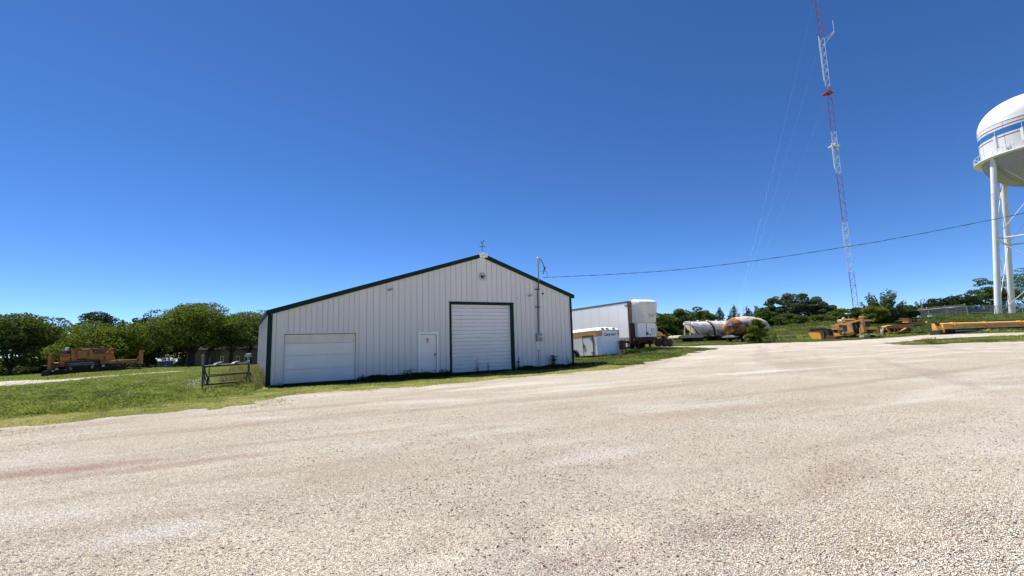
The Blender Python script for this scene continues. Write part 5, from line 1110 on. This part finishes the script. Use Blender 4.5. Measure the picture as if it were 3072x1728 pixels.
# broad clover-like leaves among it
x,y,r=polar(150000,-66,-21,8.5,45,23); keep=(lot_field(x,y)<-2.3+.5*vnoise(x,y,1.1,31))&(lane_field(x,y)<-.1)&(((x-SX)*cy_+(y-SY)*sy_<U0-.35))&~in_barn(x,y,.15)&(vnoise(x,y,.6,34)>-.25)
x,y,r=x[keep],y[keep],r[keep]; zc=gz(x,y)+.06+.20*RNG.random(len(x))
o=npmesh('field_clover',leaf_cloud(np.stack([x,y,zc],-1),.04,24,up=.6)*1.0,4,M['grass']); tag(o,kind='stuff')
# mown dry verge along the gravel edge
x,y,r=polar(620000,-70,14,7.2,34,25); lf=lot_field(x,y); keep=(lf>-3.4)&(lf<1.5*RNG.random(len(x))**3+.02)&~in_barn(x,y,.02); x,y,r,lf=x[keep],y[keep],r[keep],lf[keep]
sel=RNG.random(len(x)); thin=np.where(lf>-.35,.45,1.0); k_=sel<thin; x,y,r,lf=x[k_],y[k_],r[k_],lf[k_]
hv=(.025+.035*RNG.random(len(x)))*(1+.5*vnoise(x,y,1.2,41)); g_=(.7*vnoise(x,y,.9,42)+.4*vnoise(x,y,3,43)-1.5*np.clip((lf+1.8)/1.3,-.5,1))>.1
blades('verge_grass',x[~g_],y[~g_],hv[~g_],.005+.0013*r[~g_],'dry',1.8,26); blades('verge_grass',x[g_],y[g_],hv[g_]*1.25,.005+.0013*r[g_],'grass',1.5,27)
# dry wheel strip continuing the pale lane
x,y,r=polar(160000,-66,-20,24,70,35); keep=(poly_sd(lane,x,y)>-.35+.3*vnoise(x,y,.7,36))&(lane_field(x,y)<.1); x,y,r=x[keep],y[keep],r[keep]
blades('verge_grass',x,y,.03+.05*RNG.random(len(x)),.006+.0012*r,'dry',1.8,37)
# tall pale grass along the left wall
n=6000; u=U0-.15-RNG.random(n)**1.3*1.5; v=-1.0+RNG.random(n)*11; gx_,gy_=SX+u*cy_-v*sy_-.0,SY+u*sy_+v*cy_; k_=~in_barn(gx_,gy_,.08)
blades('pale_tall_grass',gx_[k_],gy_[k_],(.30+.5*RNG.random(n))[k_]*np.clip((v[k_]+1.4)/2,.35,1),.012+.010*RNG.random(k_.sum()),'tallgrass',.35,28)
# right side: rough grass, weeds on the bank, island in the gravel
x,y,r=polar(520000,-3,58,25,112,29); lf=lot_field(x,y); keep=(lf<.05)&~in_barn(x,y,.05); x,y,r,lf=x[keep],y[keep],r[keep],lf[keep]
isl=poly_sd(island,x,y)>-.6
hh=np.clip(-lf*.14,.03,.34)+.10*vnoise(x,y,.25,44)+.14*RNG.random(len(x)); hh=np.where(isl,.07+.13*RNG.random(len(x))+.10*np.clip(vnoise(x,y,.5,45),0,1),hh); fr_=((-(x-SX)*sy_+(y-SY)*cy_)<.9)&((x-SX)*cy_+(y-SY)*sy_<8.6); hh=np.where(fr_,.03+.04*RNG.random(len(x)),hh*np.where(lf>-5,.72,1)); hh=np.where(r<66,np.minimum(hh*.62,.26),hh); hh=np.clip(hh,.03,.55)
gsel=vnoise(x,y,.18,46)+.6*vnoise(x,y,.8,47)+.5*RNG.random(len(x))
a=gsel<.12; b_=(gsel>=.12)&(gsel<.85); c_=gsel>=.85
fa=a&(r>70); a=a&(r<=70); blades('bank_grass',x[fa],y[fa],hh[fa],.008+.0013*r[fa],'leaf_m',.9,50); blades('rough_grass',x[a],y[a],hh[a],.008+.0013*r[a],'grass',.9,51); blades('rough_weeds',x[b_],y[b_],hh[b_]*1.15,.010+.0015*r[b_],'weed',.9,52); blades('rough_dry_grass',x[c_],y[c_],hh[c_]*1.1,.007+.0011*r[c_],'tallgrass',.7,53)
# wild flowers
x,y,r=polar(700,-64,-22,10,40,54); keep=(lot_field(x,y)<-2.2)&(lane_field(x,y)<-.3)&(vnoise(x,y,.4,55)>.15)&~in_barn(x,y,.2); x,y=x[keep],y[keep]
V=[leaf_cloud(np.stack([np.repeat(x,4),np.repeat(y,4),np.repeat(gz(x,y)+.30,4)],-1)+RNG.normal(size=(len(x)*4,3))*np.array([.04,.04,.012]),.035,56,up=2.5)]
c0=P(593,1150,16.6); q=RNG.normal(size=(190,3))*np.array([.22,.22,.08])+np.array([c0[0],c0[1],g1(c0[0],c0[1])+.42]); V.append(leaf_cloud(q,.045,57,up=4))
c0=P(757,1152,18.6); q=RNG.normal(size=(22,3))*np.array([.15,.15,.06])+np.array([c0[0],c0[1],g1(c0[0],c0[1])+.30]); V.append(leaf_cloud(q,.06,58,up=2.5))
o=npmesh('wildflowers',np.concatenate(V),4,M['flower']); tag(o,kind='stuff')
# brush under the tree lines
def brush(name,line,n,h,wd,mat,leaf,seed):
    r=np.random.default_rng(seed); pts=np.array([P(*q)[:2] for q in line]); seg=np.hypot(*np.diff(pts,axis=0).T); t=r.random(n)*seg.sum(); cs=np.concatenate([[0],np.cumsum(seg)])
    i=np.clip(np.searchsorted(cs,t)-1,0,len(seg)-1); f=((t-cs[i])/seg[i])[:,None]; p=pts[i]*(1-f)+pts[i+1]*f+r.normal(size=(n,2))*wd
    top=h*(.55+.45*vnoise(p[:,0],p[:,1],.35,seed))*(.75+.25*vnoise(p[:,0],p[:,1],1.1,seed+1)); z=gz(p[:,0],p[:,1])+np.abs(top)*r.random(n)**.7
    o=npmesh(name,leaf_cloud(np.column_stack([p,z]),leaf,seed+2,up=.2),4,M[mat]); return tag(o,kind='stuff')
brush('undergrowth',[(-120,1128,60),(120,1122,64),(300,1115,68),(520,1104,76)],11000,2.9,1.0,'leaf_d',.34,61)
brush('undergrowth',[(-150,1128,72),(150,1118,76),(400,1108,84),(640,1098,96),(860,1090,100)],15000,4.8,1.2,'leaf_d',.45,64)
brush('undergrowth',[(1930,1012,80),(2060,1008,85),(2180,1004,90),(2300,1000,88),(2420,996,87),(2520,990,88),(2620,985,92)],20000,4.2,1.0,'leaf_m',.34,67)
brush('undergrowth',[(1930,1014,70),(2040,1012,74),(2150,1008,78),(2250,1005,78)],6000,1.8,.8,'leaf_m',.28,70)
brush('undergrowth',[(2310,990,70),(2400,984,68),(2500,980,67),(2580,976,66)],6000,1.1,1.6,'weed',.20,79)
brush('undergrowth',[(2640,972,80),(2720,966,84)],2600,2.2,1.2,'leaf_d',.30,73)
brush('undergrowth',[(2830,955,97),(2920,951,103),(3000,948,108),(3150,944,110)],9000,3.6,1.2,'leaf_d',.36,76)
# weeds along the barn wall, spread wide and dark to imitate its shadow
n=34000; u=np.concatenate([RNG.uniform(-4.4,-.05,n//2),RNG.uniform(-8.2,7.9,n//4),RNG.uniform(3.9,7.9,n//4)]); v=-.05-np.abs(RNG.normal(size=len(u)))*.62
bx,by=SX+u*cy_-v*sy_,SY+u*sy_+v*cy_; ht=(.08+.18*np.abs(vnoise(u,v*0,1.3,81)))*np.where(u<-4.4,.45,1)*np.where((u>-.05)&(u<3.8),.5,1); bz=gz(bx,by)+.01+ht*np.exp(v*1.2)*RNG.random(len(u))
o=npmesh('wall_weeds_and_shade',leaf_cloud(np.stack([bx,by,bz],-1),.065,82,up=.5),4,M['darkweed']); tag(o,kind='stuff')
def weed(name,label,px,y0,y1,Y,n,spread,mat='darkweed',leaf=.08,spike=1.0,seed=0,group=None,stems=1):
    p=P(px,y1,Y); gz_=g1(p[0],p[1]); h=P(px,y0,Y)[2]-gz_; t=thing(name,label,'weed',(p[0],p[1],gz_),0,group); r=np.random.default_rng(seed+300); pts=[]; k=MB()
    for s in range(stems):
        a=r.uniform(0,6.28); tx,ty=np.cos(a)*spread*.6*(s>0),np.sin(a)*spread*.6*(s>0); hs=h*(1 if s==0 else r.uniform(.5,.95))
        k.tube([(tx*.3,ty*.3,0),(tx*.6,ty*.6,hs*.5),(tx,ty,hs*.97)],[.012,.009,.004],5)
        f=r.random(n//stems)**.8; wd=spread*(1.05-f*spike)[:,None]; d=r.normal(size=(len(f),2))*.55; pts.append(np.column_stack([np.column_stack([tx*(.3+.7*f),ty*(.3+.7*f)])+d*wd,f*hs]))
    k.build('stem',M['darkweed'],t); npmesh('foliage',leaf_cloud(np.concatenate(pts),leaf,seed+301,up=.4),4,M[mat],t); return t
WG='weeds along the barn front'
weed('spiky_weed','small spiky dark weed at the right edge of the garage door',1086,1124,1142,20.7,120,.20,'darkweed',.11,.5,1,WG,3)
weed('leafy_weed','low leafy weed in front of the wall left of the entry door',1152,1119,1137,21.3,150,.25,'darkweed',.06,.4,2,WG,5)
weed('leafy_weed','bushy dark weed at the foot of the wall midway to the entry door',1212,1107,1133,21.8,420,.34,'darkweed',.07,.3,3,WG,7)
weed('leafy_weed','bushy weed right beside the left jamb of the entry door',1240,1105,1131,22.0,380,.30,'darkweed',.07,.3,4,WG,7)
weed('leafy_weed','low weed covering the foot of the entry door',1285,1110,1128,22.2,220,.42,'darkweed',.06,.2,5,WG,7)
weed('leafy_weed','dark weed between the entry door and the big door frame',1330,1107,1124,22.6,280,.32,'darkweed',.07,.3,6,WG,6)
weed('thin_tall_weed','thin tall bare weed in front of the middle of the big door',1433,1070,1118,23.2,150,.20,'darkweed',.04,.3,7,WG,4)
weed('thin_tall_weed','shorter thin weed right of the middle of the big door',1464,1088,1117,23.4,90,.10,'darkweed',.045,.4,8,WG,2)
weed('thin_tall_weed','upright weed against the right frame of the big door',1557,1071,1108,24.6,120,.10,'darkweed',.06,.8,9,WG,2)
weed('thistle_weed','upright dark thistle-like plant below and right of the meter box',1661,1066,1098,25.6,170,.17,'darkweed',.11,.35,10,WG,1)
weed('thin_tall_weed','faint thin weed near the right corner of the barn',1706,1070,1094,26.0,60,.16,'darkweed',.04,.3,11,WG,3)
TG='weed clumps near the trailers'
weed('weed_clump','tall weeds under the front right corner of the cargo trailer',1832,1062,1086,28.4,420,.55,'weed',.10,.2,12,TG,9)
weed('weed_clump','dark weed clump right of the cargo trailer tongue',1908,1045,1074,30.0,520,.55,'darkweed',.12,.3,13,TG,9)
weed('weed_clump','tall green weed clump in front of the long trailer chassis',1945,1042,1070,31.0,520,.55,'darkweed',.12,.3,14,TG,9)
weed('weed_clump','low dark weed clump at the right end of the shaded grass',2005,1052,1066,32.5,380,.8,'darkweed',.12,.2,15,TG,9)
weed('weed_clump','grey-green bushy weed standing on the grass island in the gravel',2797,1011,1031,30.5,420,.36,'weed',.07,.4,16,TG,7)
weed('weed_clump','green shrub growing against the right end of the low hopper',2755,985,1008,49,520,.75,'leaf_b',.16,.2,17,TG,8)
weed('weed_clump','bushy weed in front of the chain-link fence',2848,938,958,72,420,1.3,'leaf_b',.22,.3,18,TG,8)
weed('weed_clump','bushy weed at the foot of the rusty tank end',2315,1000,1022,51,420,.9,'weed',.16,.2,19,TG,8)
# loose stones
def stones(name,n,r0,r1,s0,s1,mat,seed,dens=None,a0=-60,a1=60):
    r=np.random.default_rng(seed); x,y,R_=polar(n,a0,a1,r0,r1,seed); k_=lot_field(x,y)>.15
    if dens is not None: k_&=dens(x,y,r)
    x,y,R_=x[k_],y[k_],R_[k_]; n=len(x); s=s0*(s1/s0)**r.random(n)
    base=np.array([(1,0,0),(-.9,.1,0),(.1,1,0),(0,-1,.1),(.1,.1,.75),(0,0,-.6)]); fc=np.array([(0,2,4),(2,1,4),(1,3,4),(3,0,4),(2,0,5),(1,2,5),(3,1,5),(0,3,5)])
    jit=base[None]*(1+r.uniform(-.35,.35,(n,6,3)))*s[:,None,None]*.5; a=r.uniform(0,6.28,n); ca,sa_=np.cos(a),np.sin(a)
    X=jit[:,:,0]*ca[:,None]-jit[:,:,1]*sa_[:,None]; Y=jit[:,:,0]*sa_[:,None]+jit[:,:,1]*ca[:,None]
    lift=gz(x,y)+.03+.012*(vnoise(x,y,.55,11)+.6*vnoise(x,y,1.7,12))
    W_=np.stack([X+x[:,None],Y+y[:,None],jit[:,:,2]+(lift+s*.16)[:,None]],-1)
    me=bpy.data.meshes.new(name); me.vertices.add(n*6); me.vertices.foreach_set('co',W_.reshape(-1,3).astype(np.float32).ravel())
    F_=(fc[None]+6*np.arange(n)[:,None,None]).reshape(-1,3); me.loops.add(F_.size); me.loops.foreach_set('vertex_index',F_.astype(np.int32).ravel())
    me.polygons.add(len(F_)); me.polygons.foreach_set('loop_start',np.arange(0,F_.size,3,dtype=np.int32)); me.polygons.foreach_set('loop_total',np.full(len(F_),3,np.int32)); me.materials.append(M[mat]); me.update(calc_edges=True)
    o=bpy.data.objects.new(name,me); COL.objects.link(o); return tag(o,kind='stuff')
stones('loose_stones',300000,2.4,12,.0055,.0135,'stone',91)
M['darkstone']=paint('dark_stones',(.13,.11,.105),.9,0,.4,20)
stones('dark_stones',9000,2.4,24,.009,.024,'darkstone',92,lambda x,y,r:(vnoise(x,y,.45,93)+.7*vnoise(x,y,1.3,94)+.9*(r.random(len(x))-.5))>.05)

# ------------------------------------------------------------------ camera, light, sky
cam=bpy.data.cameras.new('camera'); co=bpy.data.objects.new('camera',cam); COL.objects.link(co); S.camera=co
cam.sensor_width=36; cam.sensor_fit='HORIZONTAL'; cam.lens=36*F/3072; cam.clip_start=.05; cam.clip_end=6000
R3=Matrix(((CR[0],CU[0],-CF[0]),(CR[1],CU[1],-CF[1]),(CR[2],CU[2],-CF[2])))
co.matrix_world=Matrix.Translation(Vector(CAM))@R3.to_4x4()
SUN_AZ,SUN_EL=math.radians(-48),math.radians(62)
sd=Vector((math.sin(SUN_AZ)*math.cos(SUN_EL),math.cos(SUN_AZ)*math.cos(SUN_EL),math.sin(SUN_EL)))
sl=bpy.data.lights.new('sun','SUN'); sl.energy=5.0; sl.angle=math.radians(.53); sl.color=(1,.955,.88)
so=bpy.data.objects.new('sun',sl); COL.objects.link(so); so.rotation_euler=sd.to_track_quat('Z','Y').to_euler()
wd=bpy.data.worlds.new('World'); S.world=wd; wd.use_nodes=True; nt=wd.node_tree
sk_=nt.nodes.new('ShaderNodeTexSky'); sk_.sky_type='NISHITA'; sk_.sun_disc=False; sk_.sun_elevation=SUN_EL; sk_.sun_rotation=SUN_AZ
sk_.altitude=0; sk_.air_density=.5; sk_.dust_density=0; sk_.ozone_density=6
hs=nt.nodes.new('ShaderNodeHueSaturation'); hs.inputs['Saturation'].default_value=1.15; hs.inputs['Hue'].default_value=.504; hs.inputs['Value'].default_value=1
nt.links.new(sk_.outputs[0],hs.inputs['Color']); nt.links.new(hs.outputs[0],nt.nodes['Background'].inputs[0]); nt.nodes['Background'].inputs[1].default_value=.1125
S.view_settings.view_transform='Standard'; S.view_settings.look='None'; S.view_settings.gamma=1; S.view_settings.exposure=.66; S.view_settings.use_curve_mapping=False
S.render.engine='CYCLES'; S.cycles.max_bounces=6; S.cycles.transparent_max_bounces=12
S.cycles.use_denoising=True
